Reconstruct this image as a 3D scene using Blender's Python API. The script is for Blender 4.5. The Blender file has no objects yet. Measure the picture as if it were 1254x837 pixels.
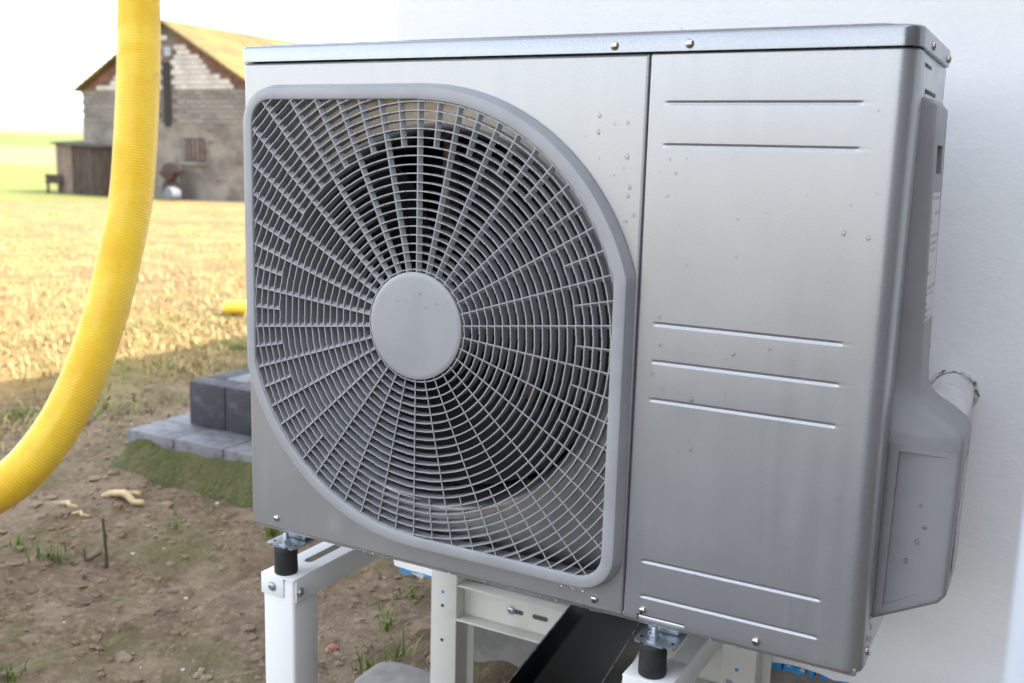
import bpy, bmesh, math, random
import numpy as np
from mathutils import Matrix, Vector

R = math.radians
PI = math.pi
random.seed(7)
rng = np.random.default_rng(7)
scene = bpy.context.scene
COL = scene.collection

# ------------------------------------------------------------------ camera
ZB = 0.46                       # height of the unit's bottom edge above the ground
FPX, YAW, PIT, ROL = 1246.18, 0.495355, 0.178451, -0.028160
CAM = np.array([0.97758, -1.04408, 0.52319 + ZB])
_f = np.array([-math.sin(YAW) * math.cos(PIT), math.cos(YAW) * math.cos(PIT), -math.sin(PIT)])
_r = np.array([math.cos(YAW), math.sin(YAW), 0.0])
_d = np.cross(_f, _r)
RIGHT = math.cos(ROL) * _r + math.sin(ROL) * _d
DOWN = -math.sin(ROL) * _r + math.cos(ROL) * _d
FWD = _f
cam_data = bpy.data.cameras.new('camera')
cam = bpy.data.objects.new('camera', cam_data)
COL.objects.link(cam)
m = Matrix.Identity(4)
for i in range(3):
    m[i][0], m[i][1], m[i][2], m[i][3] = RIGHT[i], -DOWN[i], -FWD[i], CAM[i]
cam.matrix_world = m
cam_data.sensor_width = 36.0
cam_data.lens = FPX / 1254 * 36.0
cam_data.clip_start = 0.02
cam_data.clip_end = 3000
cam_data.dof.use_dof = True
cam_data.dof.focus_distance = 1.26
cam_data.dof.aperture_fstop = 6.3
scene.camera = cam

# ------------------------------------------------------------------ sky, sun, exposure
SUN_EL, SUN_AZ = 47.0, 78.0     # azimuth measured from +Y towards +X
w = bpy.data.worlds.new('World'); scene.world = w; w.use_nodes = True
nt = w.node_tree; nt.nodes.clear()
sky = nt.nodes.new('ShaderNodeTexSky'); sky.sky_type = 'NISHITA'; sky.sun_disc = False
sky.sun_elevation = R(SUN_EL); sky.sun_rotation = R(SUN_AZ)
sky.air_density = 1.0; sky.dust_density = 2.2; sky.ozone_density = 0.6
bg = nt.nodes.new('ShaderNodeBackground'); bg.inputs['Strength'].default_value = 0.15
wo = nt.nodes.new('ShaderNodeOutputWorld')
hz = nt.nodes.new('ShaderNodeHueSaturation'); hz.inputs['Saturation'].default_value = 0.40   # milky, hazy sky
nt.links.new(sky.outputs['Color'], hz.inputs['Color']); nt.links.new(hz.outputs[0], bg.inputs['Color']); nt.links.new(bg.outputs[0], wo.inputs['Surface'])
sd = bpy.data.lights.new('sun', 'SUN'); sd.energy = 2.25; sd.angle = R(0.53); sd.color = (1.0, 0.93, 0.82)
sun = bpy.data.objects.new('sun', sd); COL.objects.link(sun)
sdir = Vector((math.cos(R(SUN_EL)) * math.sin(R(SUN_AZ)), math.cos(R(SUN_EL)) * math.cos(R(SUN_AZ)), math.sin(R(SUN_EL))))
sun.rotation_euler = sdir.to_track_quat('Z', 'Y').to_euler(); sun.location = (6, 4, 9)
vs = scene.view_settings
vs.view_transform = 'Standard'; vs.look = 'None'; vs.gamma = 1.0; vs.use_curve_mapping = False
vs.exposure = 2.52
scene.cycles.use_denoising = True
scene.cycles.max_bounces = 10
scene.cycles.transmission_bounces = 6
scene.cycles.sample_clamp_indirect = 6.0

def ray(px, py):
    return FWD + RIGHT * ((px - 627) / FPX) + DOWN * ((py - 418.5) / FPX)
def on_y(px, py, Y):
    d = ray(px, py); return CAM + d * ((Y - CAM[1]) / d[1])
def on_x(px, py, X):
    d = ray(px, py); return CAM + d * ((X - CAM[0]) / d[0])
def on_z(px, py, Z):
    d = ray(px, py); return CAM + d * ((Z - CAM[2]) / d[2])
def at_depth(px, py, t):
    return CAM + ray(px, py) * t

# ------------------------------------------------------------------ materials
class NT:
    def __init__(s, mat):
        s.t = mat.node_tree; s.n = s.t.nodes; s.l = s.t.links
    def new(s, kind, **kw):
        n = s.n.new(kind)
        for k, v in kw.items(): setattr(n, k, v)
        return n
    def link(s, a, b): s.l.new(a, b)
    def math(s, op, a, b=None, c=None):
        n = s.n.new('ShaderNodeMath'); n.operation = op
        for i, v in enumerate((a, b, c)):
            if v is None: continue
            if isinstance(v, (int, float)): n.inputs[i].default_value = v
            else: s.l.new(v, n.inputs[i])
        return n.outputs[0]
    def mix(s, fac, a, b):
        n = s.n.new('ShaderNodeMix'); n.data_type = 'RGBA'
        for sock, v in ((n.inputs['Factor'], fac), (n.inputs[6], a), (n.inputs[7], b)):
            if isinstance(v, (int, float)): sock.default_value = v
            elif isinstance(v, tuple): sock.default_value = (*v, 1)
            else: s.l.new(v, sock)
        return n.outputs[2]
    def noise(s, vec, scale, detail=4, rough=0.55, dist=0):
        n = s.n.new('ShaderNodeTexNoise')
        n.inputs['Scale'].default_value = scale; n.inputs['Detail'].default_value = detail
        n.inputs['Roughness'].default_value = rough; n.inputs['Distortion'].default_value = dist
        s.l.new(vec, n.inputs['Vector']); return n.outputs['Fac']
    def ramp(s, fac, a, b):
        n = s.n.new('ShaderNodeMapRange'); n.interpolation_type = 'SMOOTHSTEP'
        n.inputs['From Min'].default_value = a; n.inputs['From Max'].default_value = b
        s.l.new(fac, n.inputs['Value']); return n.outputs[0]
    def scaled(s, vec, sc):
        n = s.n.new('ShaderNodeVectorMath'); n.operation = 'MULTIPLY'
        n.inputs[1].default_value = sc; s.l.new(vec, n.inputs[0]); return n.outputs[0]
    def bump(s, h, strength, dist, normal=None):
        n = s.n.new('ShaderNodeBump'); n.inputs['Strength'].default_value = strength
        n.inputs['Distance'].default_value = dist; s.l.new(h, n.inputs['Height'])
        if normal is not None: s.l.new(normal, n.inputs['Normal'])
        return n.outputs[0]

def base_mat(name):
    mt = bpy.data.materials.new(name); mt.use_nodes = True
    g = NT(mt); b = g.n['Principled BSDF']; tc = g.new('ShaderNodeTexCoord')
    return mt, g, b, tc.outputs['Object']

def mat(name, col, rough=0.5, metal=0.0, col2=None, scale=8.0, lo=0.4, hi=0.65, bump=0.0, bscale=60.0, bdist=0.002,
        stretch=None, rvar=0.0, rnd=0.0, trans=0.0, ior=1.5, spec=None, coat=0.0):
    mt, g, b, ob = base_mat(name)
    if stretch: ob = g.scaled(ob, stretch)
    c = col
    if col2 is not None:
        c = g.mix(g.ramp(g.noise(ob, scale, 6), lo, hi), col, col2)
    if rnd:
        oi = g.new('ShaderNodeObjectInfo')
        hs = g.new('ShaderNodeHueSaturation')
        v = g.math('MULTIPLY_ADD', oi.outputs['Random'], 2 * rnd, 1 - rnd)
        g.link(v, hs.inputs['Value'])
        if isinstance(c, tuple): hs.inputs['Color'].default_value = (*c, 1)
        else: g.link(c, hs.inputs['Color'])
        c = hs.outputs[0]
    if isinstance(c, tuple): b.inputs['Base Color'].default_value = (*c, 1)
    else: g.link(c, b.inputs['Base Color'])
    b.inputs['Roughness'].default_value = rough; b.inputs['Metallic'].default_value = metal
    if rvar:
        g.link(g.math('MULTIPLY_ADD', g.noise(ob, scale * 1.7, 5), rvar * 2, rough - rvar), b.inputs['Roughness'])
    if bump: g.link(g.bump(g.noise(ob, bscale, 5), bump, bdist), b.inputs['Normal'])
    if trans: b.inputs['Transmission Weight'].default_value = trans; b.inputs['IOR'].default_value = ior
    if spec is not None: b.inputs['Specular IOR Level'].default_value = spec
    if coat: b.inputs['Coat Weight'].default_value = coat; b.inputs['Coat Roughness'].default_value = 0.15
    return mt

M = {}
def silver(name, col, rough, metal):
    mt, g, b, ob = base_mat(name)
    big = g.noise(ob, 7, 6); fine = g.noise(ob, 900, 2)
    c = g.mix(g.ramp(big, 0.35, 0.7), tuple(v * 0.95 for v in col), tuple(min(1, v * 1.04) for v in col))
    c2 = g.mix(g.ramp(fine, 0.3, 0.75), c, tuple(min(1, v * 1.22) for v in col))
    streak = g.noise(g.scaled(ob, (60, 60, 3)), 1.0, 3)
    dust = g.math('MULTIPLY', g.ramp(g.noise(ob, 11, 8, 0.75), 0.5, 0.78), g.ramp(streak, 0.42, 0.66))
    c2 = g.mix(g.math('MULTIPLY', dust, 0.16), c2, (0.50, 0.47, 0.43))
    g.link(c2, b.inputs['Base Color'])
    g.link(g.math('MULTIPLY_ADD', dust, -0.22, metal), b.inputs['Metallic'])
    g.link(g.math('ADD', g.math('MULTIPLY_ADD', big, 0.10, rough - 0.07), g.math('MULTIPLY', streak, 0.09)), b.inputs['Roughness'])
    g.link(g.bump(g.noise(ob, 520, 2), 0.12, 0.0005), b.inputs['Normal'])
    return mt
M['silver'] = silver('silver_paint', (0.375, 0.382, 0.393), 0.335, 0.72)
M['lid'] = silver('lid_metal', (0.275, 0.285, 0.30), 0.24, 0.88)
M['galv'] = mat('galvanised_steel', (0.56, 0.58, 0.60), 0.35, 0.85, (0.46, 0.48, 0.50), 35, bump=0.05, bscale=300, bdist=0.0005, rvar=0.08)
M['shroud'] = mat('shroud_steel', (0.46, 0.46, 0.455), 0.33, 0.85, (0.38, 0.38, 0.38), 14, rvar=0.08)
M['plastic'] = mat('grille_plastic', (0.34, 0.345, 0.358), 0.38, 0, (0.31, 0.315, 0.328), 20, bump=0.04, bscale=700, bdist=0.0004)
M['cover'] = mat('cover_plastic', (0.275, 0.276, 0.282), 0.42, 0, (0.25, 0.252, 0.258), 25, bump=0.06, bscale=600, bdist=0.0005)
M['black'] = mat('black_plastic', (0.005, 0.005, 0.006), 0.5, spec=0.25)
M['dark'] = mat('dark_metal', (0.035, 0.036, 0.038), 0.5, 0.5)
M['fins'] = mat('coil_fins', (0.05, 0.052, 0.055), 0.5, 0.6, (0.02, 0.02, 0.022), 40, stretch=(30, 1, 1))
M['rubber'] = mat('black_rubber', (0.014, 0.014, 0.015), 0.72, 0, (0.024, 0.023, 0.022), 60, bump=0.2, bscale=300, bdist=0.001)
M['zinc'] = mat('zinc_plate', (0.47, 0.51, 0.56), 0.38, 0.85, (0.42, 0.46, 0.50), 30, rvar=0.05)
M['steel'] = mat('stainless', (0.62, 0.58, 0.53), 0.16, 1.0)
M['white_steel'] = mat('white_powder_coat', (0.78, 0.78, 0.77), 0.36, 0, (0.64, 0.62, 0.58), 14, lo=0.55, hi=0.85, bump=0.05, bscale=500, bdist=0.0005)
M['cream_steel'] = mat('cream_powder_coat', (0.66, 0.645, 0.59), 0.42, 0, (0.57, 0.54, 0.47), 15, lo=0.5, hi=0.8)
M['gloss_black'] = mat('black_channel_paint', (0.004, 0.0045, 0.006), 0.30, 0, (0.012, 0.013, 0.016), 90, lo=0.66, hi=0.78, rvar=0.05, spec=0.25)
M['worn'] = mat('worn_edge', (0.30, 0.29, 0.28), 0.4, 0.6, (0.05, 0.05, 0.05), 60)
def water_mat():
    mt = bpy.data.materials.new('water'); mt.use_nodes = True; g = NT(mt); g.n.clear()
    tr = g.new('ShaderNodeBsdfTransparent'); gl_ = g.new('ShaderNodeBsdfGlossy'); gl_.inputs['Roughness'].default_value = 0.03
    fr = g.new('ShaderNodeFresnel'); fr.inputs['IOR'].default_value = 1.5
    mx = g.new('ShaderNodeMixShader'); out = g.new('ShaderNodeOutputMaterial')
    g.link(g.math('MULTIPLY_ADD', fr.outputs[0], 0.9, 0.03), mx.inputs[0]); g.link(tr.outputs[0], mx.inputs[1]); g.link(gl_.outputs[0], mx.inputs[2])
    g.link(mx.outputs[0], out.inputs['Surface']); return mt
M['water'] = water_mat()
M['foil'] = mat('white_foil', (0.68, 0.68, 0.69), 0.3, 0, (0.54, 0.54, 0.55), 40, bump=0.5, bscale=70, bdist=0.004)
M['crumb'] = mat('broken_plaster', (0.60, 0.585, 0.56), 0.9, 0, (0.20, 0.16, 0.13), 45, lo=0.54, hi=0.62, bump=0.8, bscale=90, bdist=0.006)
M['blue'] = mat('blue_membrane', (0.02, 0.27, 0.62), 0.6, 0, (0.50, 0.58, 0.66), 38, lo=0.56, hi=0.64)
M['concrete'] = mat('concrete', (0.30, 0.285, 0.26), 0.85, 0, (0.19, 0.18, 0.165), 9, bump=0.4, bscale=60, bdist=0.006)
M['paver'] = mat('paver_top', (0.185, 0.186, 0.198), 0.75, 0, (0.12, 0.122, 0.132), 24, bump=0.4, bscale=180, bdist=0.003, rnd=0.12)
M['paver_dark'] = mat('paver_dark', (0.036, 0.037, 0.044), 0.7, 0, (0.095, 0.098, 0.11), 22, lo=0.48, hi=0.72, bump=0.5, bscale=150, bdist=0.004, rnd=0.1)
M['mound'] = mat('mossy_sand', (0.155, 0.14, 0.06), 0.95, 0, (0.085, 0.098, 0.026), 9, lo=0.30, hi=0.60, bump=1.0, bscale=60, bdist=0.03)
M['post'] = mat('pale_blue_plastic', (0.52, 0.56, 0.61), 0.4)
M['twig'] = mat('dark_twig', (0.085, 0.062, 0.045), 0.9)
M['dry'] = mat('dry_wood', (0.62, 0.47, 0.27), 0.8, 0, (0.45, 0.33, 0.18), 40)
M['pebble'] = mat('soil_crumbs', (0.20, 0.14, 0.09), 0.95, 0, (0.32, 0.245, 0.175), 6, lo=0.5, hi=0.7)
M['pebble_pale'] = mat('pale_pebbles', (0.55, 0.52, 0.48), 0.8)
M['green'] = mat('grass_green', (0.10, 0.17, 0.02), 0.6, 0, (0.16, 0.21, 0.04), 12)
M['roofing'] = mat('house_roof_tiles', (0.08, 0.07, 0.065), 0.7)
M['tan'] = mat('tan_bracket', (0.36, 0.28, 0.17), 0.5, 0.3)
M['print_grey'] = None

def plaster():
    mt, g, b, ob = base_mat('white_plaster')
    n1 = g.noise(ob, 2.2, 6, 0.6); n2 = n1
    c = g.mix(g.ramp(n1, 0.3, 0.7), (0.81, 0.81, 0.815), (0.86, 0.858, 0.85))
    spots = g.ramp(g.noise(ob, 26, 2), 0.74, 0.80)
    c = g.mix(g.math('MULTIPLY', spots, 0.35), c, (0.45, 0.42, 0.39))
    g.link(c, b.inputs['Base Color']); b.inputs['Roughness'].default_value = 0.82
    wv = g.new('ShaderNodeTexWave'); wv.inputs['Scale'].default_value = 70; wv.inputs['Distortion'].default_value = 3.0
    wv.bands_direction = 'X'; g.link(ob, wv.inputs['Vector'])
    wz = g.new('ShaderNodeTexWave'); wz.inputs['Scale'].default_value = 70; wz.inputs['Distortion'].default_value = 3.0
    wz.bands_direction = 'Z'; g.link(ob, wz.inputs['Vector'])
    mesh = g.math('MULTIPLY', g.math('ADD', wv.outputs['Fac'], wz.outputs['Fac']), 0.5)
    h = g.math('ADD', g.math('MULTIPLY', g.noise(ob, 14, 8, 0.65), 1.0), g.math('MULTIPLY', mesh, 0.012))
    h = g.math('ADD', h, g.math('MULTIPLY', g.noise(ob, 110, 5, 0.7), 0.22))
    g.link(g.bump(h, 0.45, 0.006), b.inputs['Normal'])
    return mt
M['plaster'] = plaster()

def ground_mat():
    mt, g, b, ob = base_mat('soil_and_grass')
    sp = g.new('ShaderNodeSeparateXYZ'); g.link(ob, sp.inputs[0])
    n_big = g.noise(ob, 1.3, 6, 0.6); n_mid = g.noise(ob, 6, 8, 0.65); n_fine = g.noise(ob, 55, 6, 0.7)
    soil = g.mix(g.ramp(n_mid, 0.32, 0.68), (0.155, 0.112, 0.07), (0.285, 0.217, 0.145))
    soil = g.mix(g.ramp(n_fine, 0.45, 0.75), soil, (0.38, 0.29, 0.20))
    soil = g.mix(g.ramp(g.noise(ob, 21, 6, 0.7), 0.56, 0.68), soil, (0.075, 0.052, 0.034))
    soil = g.mix(g.ramp(g.noise(ob, 3.1, 6, 0.7, 0.6), 0.55, 0.70), soil, (0.125, 0.085, 0.052))
    moss = g.ramp(g.noise(ob, 2.6, 7, 0.72), 0.49, 0.64)
    soil = g.mix(g.math('MULTIPLY', moss, 0.75), soil, (0.145, 0.135, 0.05))
    straw = g.mix(g.ramp(g.noise(ob, 3.0, 8, 0.7), 0.35, 0.65), (0.155, 0.10, 0.042), (0.27, 0.19, 0.075))
    straw = g.mix(g.ramp(g.noise(ob, 0.9, 6, 0.7), 0.5, 0.72), straw, (0.19, 0.17, 0.05))
    straw = g.mix(g.math('MULTIPLY', g.ramp(g.noise(g.scaled(ob, (0.35, 0.7, 1)), 1.0, 7, 0.75), 0.46, 0.66), 0.8), straw, (0.12, 0.078, 0.042))
    straw = g.mix(g.ramp(n_fine, 0.5, 0.8), straw, (0.13, 0.08, 0.038))
    edge = g.math('MULTIPLY_ADD', n_big, 1.8, sp.outputs['X'])
    near = g.mix(g.ramp(edge, -2.0, -1.0), straw, soil)
    s = g.math('ADD', g.math('MULTIPLY', sp.outputs['X'], -0.80), g.math('MULTIPLY', sp.outputs['Y'], 0.60))
    sj = g.math('MULTIPLY_ADD', g.noise(ob, 0.06, 4), 8, s)
    c = g.mix(g.ramp(sj, 36, 42), near, (0.14, 0.155, 0.04))
    c = g.mix(g.ramp(sj, 78, 86), c, (0.20, 0.145, 0.08))
    c = g.mix(g.ramp(sj, 138, 146), c, (0.115, 0.145, 0.035))
    c = g.mix(g.ramp(sj, 268, 285), c, (0.18, 0.13, 0.085))
    g.link(c, b.inputs['Base Color']); b.inputs['Roughness'].default_value = 0.95
    b.inputs['Specular IOR Level'].default_value = 0.2
    h = g.math('ADD', g.math('MULTIPLY', g.noise(ob, 28, 8, 0.7), 1.0), g.math('MULTIPLY', g.noise(ob, 140, 4), 0.35))
    g.link(g.bump(h, 0.9, 0.02), b.inputs['Normal'])
    return mt
M['ground'] = ground_mat()

def hose_mat():
    mt, g, b, ob = base_mat('yellow_hose')
    n = g.noise(ob, 9, 6, 0.65)
    c = g.mix(g.ramp(n, 0.35, 0.62), (0.84, 0.53, 0.03), (0.90, 0.62, 0.045))
    c = g.mix(g.math('MULTIPLY', g.ramp(g.noise(ob, 5.0, 7, 0.7), 0.60, 0.72), 0.7), c, (0.22, 0.16, 0.05))
    g.link(c, b.inputs['Base Color']); b.inputs['Roughness'].default_value = 0.28
    b.inputs['Sheen Weight'].default_value = 0.35; b.inputs['Sheen Roughness'].default_value = 0.35
    b.inputs['Subsurface Weight'].default_value = 0.15
    b.inputs['Subsurface Radius'].default_value = (0.02, 0.012, 0.002)
    return mt
M['hose'] = hose_mat()

def print_mat(name, bars):
    mt, g, b, ob = base_mat(name)
    sp = g.new('ShaderNodeSeparateXYZ'); g.link(ob, sp.inputs[0])
    if bars:
        v = g.noise(g.scaled(ob, (0, 0, 1)), 900, 2)
        f = g.math('GREATER_THAN', v, 0.5)
    else:
        zr = g.math('MULTIPLY', sp.outputs['Z'], 130.0)
        line = g.math('LESS_THAN', g.math('FRACT', zr), 0.55)
        cmb = g.new('ShaderNodeCombineXYZ')
        g.link(g.math('MULTIPLY', sp.outputs['Y'], 330), cmb.inputs[0]); g.link(g.math('FLOOR', zr), cmb.inputs[1])
        word = g.math('GREATER_THAN', g.noise(cmb.outputs[0], 1.0, 2), 0.50)
        blk = g.math('GREATER_THAN', g.noise(g.scaled(ob, (1, 6, 30)), 1.6, 1), 0.5)
        f = g.math('MULTIPLY', g.math('MULTIPLY', line, word), blk)
    c = g.mix(g.math('MULTIPLY', f, 0.85), (0.62, 0.625, 0.64), (0.06, 0.06, 0.065))
    g.link(c, b.inputs['Base Color']); b.inputs['Roughness'].default_value = 0.4
    return mt
M['label'] = print_mat('printed_label', False)
M['barcode'] = print_mat('barcode_label', True)

# barn materials
M['block_white'] = mat('lime_block', (0.46, 0.42, 0.395), 0.9, 0, (0.37, 0.33, 0.30), 3, bump=0.4, bscale=20, bdist=0.02, rnd=0.14)
M['block_grey'] = mat('grey_block', (0.19, 0.17, 0.155), 0.95, 0, (0.12, 0.108, 0.098), 3, bump=0.5, bscale=20, bdist=0.02, rnd=0.2)
M['brick_red'] = mat('red_brick', (0.17, 0.085, 0.058), 0.9, 0, (0.12, 0.06, 0.042), 6, rnd=0.3)
M['mortar'] = mat('barn_mortar', (0.13, 0.11, 0.095), 0.95, 0, (0.09, 0.076, 0.065), 1.2)
M['rubble'] = mat('rubble_render', (0.21, 0.19, 0.165), 0.95, 0, (0.115, 0.103, 0.09), 1.3, lo=0.35, hi=0.65, bump=0.8, bscale=6, bdist=0.05)
M['roof'] = mat('mossy_roof', (0.165, 0.115, 0.034), 0.9, 0, (0.10, 0.075, 0.03), 1.1, lo=0.35, hi=0.65, bump=0.6, bscale=9, bdist=0.05)
M['old_wood'] = mat('weathered_wood', (0.075, 0.052, 0.04), 0.9, 0, (0.040, 0.028, 0.023), 2.5, stretch=(4, 4, 1), rnd=0.25)
M['old_wood_pale'] = mat('weathered_wood_pale', (0.18, 0.135, 0.11), 0.9, 0, (0.11, 0.082, 0.068), 2.5, stretch=(4, 4, 1), rnd=0.2)
M['hole'] = mat('dark_opening', (0.02, 0.017, 0.018), 0.9)
M['pane'] = mat('old_pane', (0.20, 0.23, 0.27), 0.2)
M['drum'] = mat('pale_drum', (0.12, 0.135, 0.16), 0.6)
M['rust'] = mat('rusty_dark_metal', (0.06, 0.035, 0.03), 0.8, 0.2)

def blade_mat(name, a, bcol, cc):
    mt, g, b, ob = base_mat(name)
    c = g.mix(g.ramp(g.noise(ob, 1.1, 6, 0.7), 0.42, 0.62), a, bcol)
    c = g.mix(g.ramp(g.noise(ob, 40, 2), 0.45, 0.7), c, cc)
    g.link(c, b.inputs['Base Color']); b.inputs['Roughness'].default_value = 0.7
    return mt
M['straw'] = blade_mat('straw_blades', (0.40, 0.30, 0.13), (0.24, 0.23, 0.05), (0.24, 0.15, 0.065))
M['mossgrass'] = blade_mat('moss_blades', (0.18, 0.19, 0.04), (0.12, 0.17, 0.03), (0.24, 0.19, 0.08))

# ------------------------------------------------------------------ mesh helpers
class MB:
    def __init__(s): s.v = []; s.f = []; s.mi = []
    def add(s, vs, fs, mi=0):
        o = len(s.v); s.v.extend([tuple(map(float, p)) for p in vs])
        s.f.extend([tuple(i + o for i in f) for f in fs]); s.mi.extend([mi] * len(fs)); return s
    def box(s, x0, x1, y0, y1, z0, z1, mi=0):
        return s.add([(x0,y0,z0),(x1,y0,z0),(x1,y1,z0),(x0,y1,z0),(x0,y0,z1),(x1,y0,z1),(x1,y1,z1),(x0,y1,z1)],
                     [(0,3,2,1),(4,5,6,7),(0,1,5,4),(1,2,6,5),(2,3,7,6),(3,0,4,7)], mi)
    def bbox(s, x0, x1, y0, y1, z0, z1, b=0.003, mi=0):
        """box with chamfered edges"""
        bm = bmesh.new(); bmesh.ops.create_cube(bm, size=1)
        for v in bm.verts:
            v.co = Vector(((x0+x1)/2 + v.co.x*(x1-x0), (y0+y1)/2 + v.co.y*(y1-y0), (z0+z1)/2 + v.co.z*(z1-z0)))
        bmesh.ops.bevel(bm, geom=bm.edges[:], offset=b, segments=2, affect='EDGES', profile=0.5)
        return s.from_bm(bm, mi)
    def from_bm(s, bm, mi=0):
        bm.verts.index_update()
        s.add([v.co[:] for v in bm.verts], [tuple(v.index for v in f.verts) for f in bm.faces], mi)
        bm.free(); return s
    def rings(s, rings, close=True, caps=False, mi=0):
        n = len(rings[0]); vs = [p for r in rings for p in r]; fs = []
        for i in range(len(rings) - 1):
            for j in range(n if close else n - 1):
                k = (j + 1) % n
                fs.append((i*n+j, i*n+k, (i+1)*n+k, (i+1)*n+j))
        if caps:
            fs.append(tuple(range(n))[::-1]); fs.append(tuple((len(rings)-1)*n + j for j in range(n)))
        return s.add(vs, fs, mi)
    def lathe(s, prof, c, axis='Z', n=32, mi=0, caps=True):
        """prof: list of (radius, height) about axis through c"""
        rs = []
        for r, h in prof:
            ring = []
            for k in range(n):
                a = 2*PI*k/n; p, q = r*math.cos(a), r*math.sin(a)
                ring.append({'Z': (c[0]+p, c[1]+q, c[2]+h), 'Y': (c[0]+p, c[1]+h, c[2]-q), 'X': (c[0]+h, c[1]+p, c[2]+q)}[axis])
            rs.append(ring)
        return s.rings(rs, True, caps, mi)
    def tube(s, pts, rad, n=10, caps=True, mi=0):
        pts = [Vector(p) for p in pts]; rs = []
        up = Vector((0.13, 0.21, 1)).normalized(); prev = None
        for i, p in enumerate(pts):
            t = (pts[min(i+1, len(pts)-1)] - pts[max(i-1, 0)]).normalized()
            if prev is None:
                a = t.cross(up if abs(t.dot(up)) < 0.9 else Vector((1, 0, 0))).normalized()
            else:
                a = (prev - t*prev.dot(t)).normalized()
            prev = a; b = t.cross(a)
            r = rad[i] if isinstance(rad, (list, tuple, np.ndarray)) else rad
            rs.append([tuple(p + a*(r*math.cos(2*PI*k/n)) + b*(r*math.sin(2*PI*k/n))) for k in range(n)])
        return s.rings(rs, True, caps, mi)
    def build(s, name, mats, parent=None, smooth=True, angle=35, loc=None):
        me = bpy.data.meshes.new(name); me.from_pydata(s.v, [], s.f)
        if not isinstance(mats, (list, tuple)): mats = [mats]
        for mt in mats: me.materials.append(mt)
        if len(mats) > 1: me.polygons.foreach_set('material_index', s.mi)
        bm = bmesh.new(); bm.from_mesh(me); bmesh.ops.recalc_face_normals(bm, faces=bm.faces[:]); bm.to_mesh(me); bm.free()
        if smooth:
            me.shade_smooth(); me.set_sharp_from_angle(angle=R(angle))
        me.update()
        o = bpy.data.objects.new(name, me); COL.objects.link(o)
        if parent is not None: o.parent = parent
        if loc is not None: o.location = loc
        return o

def link_mesh(name, mesh, parent, loc, rz=0.0, scale=(1, 1, 1)):
    o = bpy.data.objects.new(name, mesh); COL.objects.link(o); o.parent = parent
    o.location = loc; o.rotation_euler = (0, 0, rz); o.scale = scale
    return o
def tag(o, label=None, cat=None, group=None, kind=None):
    if label: o['label'] = label
    if cat: o['category'] = cat
    if group: o['group'] = group
    if kind: o['kind'] = kind
    return o
def thing(name, label, cat, loc=(0, 0, 0), group=None):
    o = bpy.data.objects.new(name, None); COL.objects.link(o); o.location = loc; o.empty_display_size = 0.1
    return tag(o, label, cat, group)
def part_at(o, root):
    """parent keeping world coordinates of a mesh written in world space"""
    o.parent = root; o.matrix_parent_inverse = Matrix.Translation(-Vector(root.location)); return o

# ------------------------------------------------------------------ ground
def vnoise(x, y, seed):
    xi = np.floor(x).astype(np.int64); yi = np.floor(y).astype(np.int64); xf = x - xi; yf = y - yi
    def h(a, b):
        n = (a * 374761393 + b * 668265263 + seed * 974711) & 0x7fffffff
        n = ((n ^ (n >> 13)) * 1274126177) & 0x7fffffff
        return ((n ^ (n >> 16)) & 0xffff) / 65535.0
    u = xf*xf*(3-2*xf); v = yf*yf*(3-2*yf)
    return (h(xi,yi)*(1-u)+h(xi+1,yi)*u)*(1-v) + (h(xi,yi+1)*(1-u)+h(xi+1,yi+1)*u)*v - 0.5
def hgt(x, y):
    x = np.asarray(x, float); y = np.asarray(y, float)
    s = np.hypot(x, y - 0.5)
    z = -0.80 * np.clip((s - 4) / 32, 0, 1) ** 1.2
    a = np.maximum(0, s - 60)
    z = z + np.minimum(a, 380) * 0.0196
    near = np.clip((7 - s) / 4, 0, 1)
    z = z + near * (0.030 * vnoise(x*2.1, y*2.1, 1) + 0.022 * vnoise(x*6.3, y*6.3, 2) + 0.017 * vnoise(x*17, y*17, 3) + 0.011 * vnoise(x*41, y*41, 4))
    z = z + (1 - near) * 0.06 * vnoise(x*0.7, y*0.7, 5) * np.clip(40 / np.maximum(s, 1), 0, 1)
    # low bank of earth against the footing
    z = z + 0.05 * np.exp(-((y - 0.62) / 0.16) ** 2) * np.clip((x + 0.2) / 0.3, 0, 1) * (x < 3) * (0.6 + 1.2 * vnoise(x*7, y*7, 9))
    return z
def H1(x, y): return float(hgt(np.array([x]), np.array([y]))[0])
def graded(lo, hi, step, far, grow=1.16):
    c = list(np.arange(lo, hi, step)); st = step; p = c[-1]
    while p < far: st *= grow; p += st; c.append(p)
    st = step; p = c[0]; pre = []
    while p > -far: st *= grow; p -= st; pre.append(p)
    return np.array(pre[::-1] + c)
gx = graded(-3.6, 0.8, 0.016, 650); gy = graded(-0.5, 3.4, 0.016, 650)
GX, GY = np.meshgrid(gx, gy, indexing='ij'); GZ = hgt(GX, GY)
nx, ny = GX.shape
idx = np.arange(nx*ny).reshape(nx, ny)
faces = np.stack([idx[:-1,:-1], idx[1:,:-1], idx[1:,1:], idx[:-1,1:]], -1).reshape(-1, 4)
me = bpy.data.meshes.new('ground')
me.vertices.add(nx*ny); me.vertices.foreach_set('co', np.stack([GX, GY, GZ], -1).ravel().astype(np.float32))
me.loops.add(faces.size); me.loops.foreach_set('vertex_index', faces.ravel().astype(np.int32))
me.polygons.add(len(faces)); me.polygons.foreach_set('loop_start', np.arange(0, faces.size, 4, dtype=np.int32))
me.update(calc_edges=True); me.shade_smooth(); me.materials.append(M['ground'])
ground = bpy.data.objects.new('ground', me); COL.objects.link(ground); ground['kind'] = 'structure'

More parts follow.
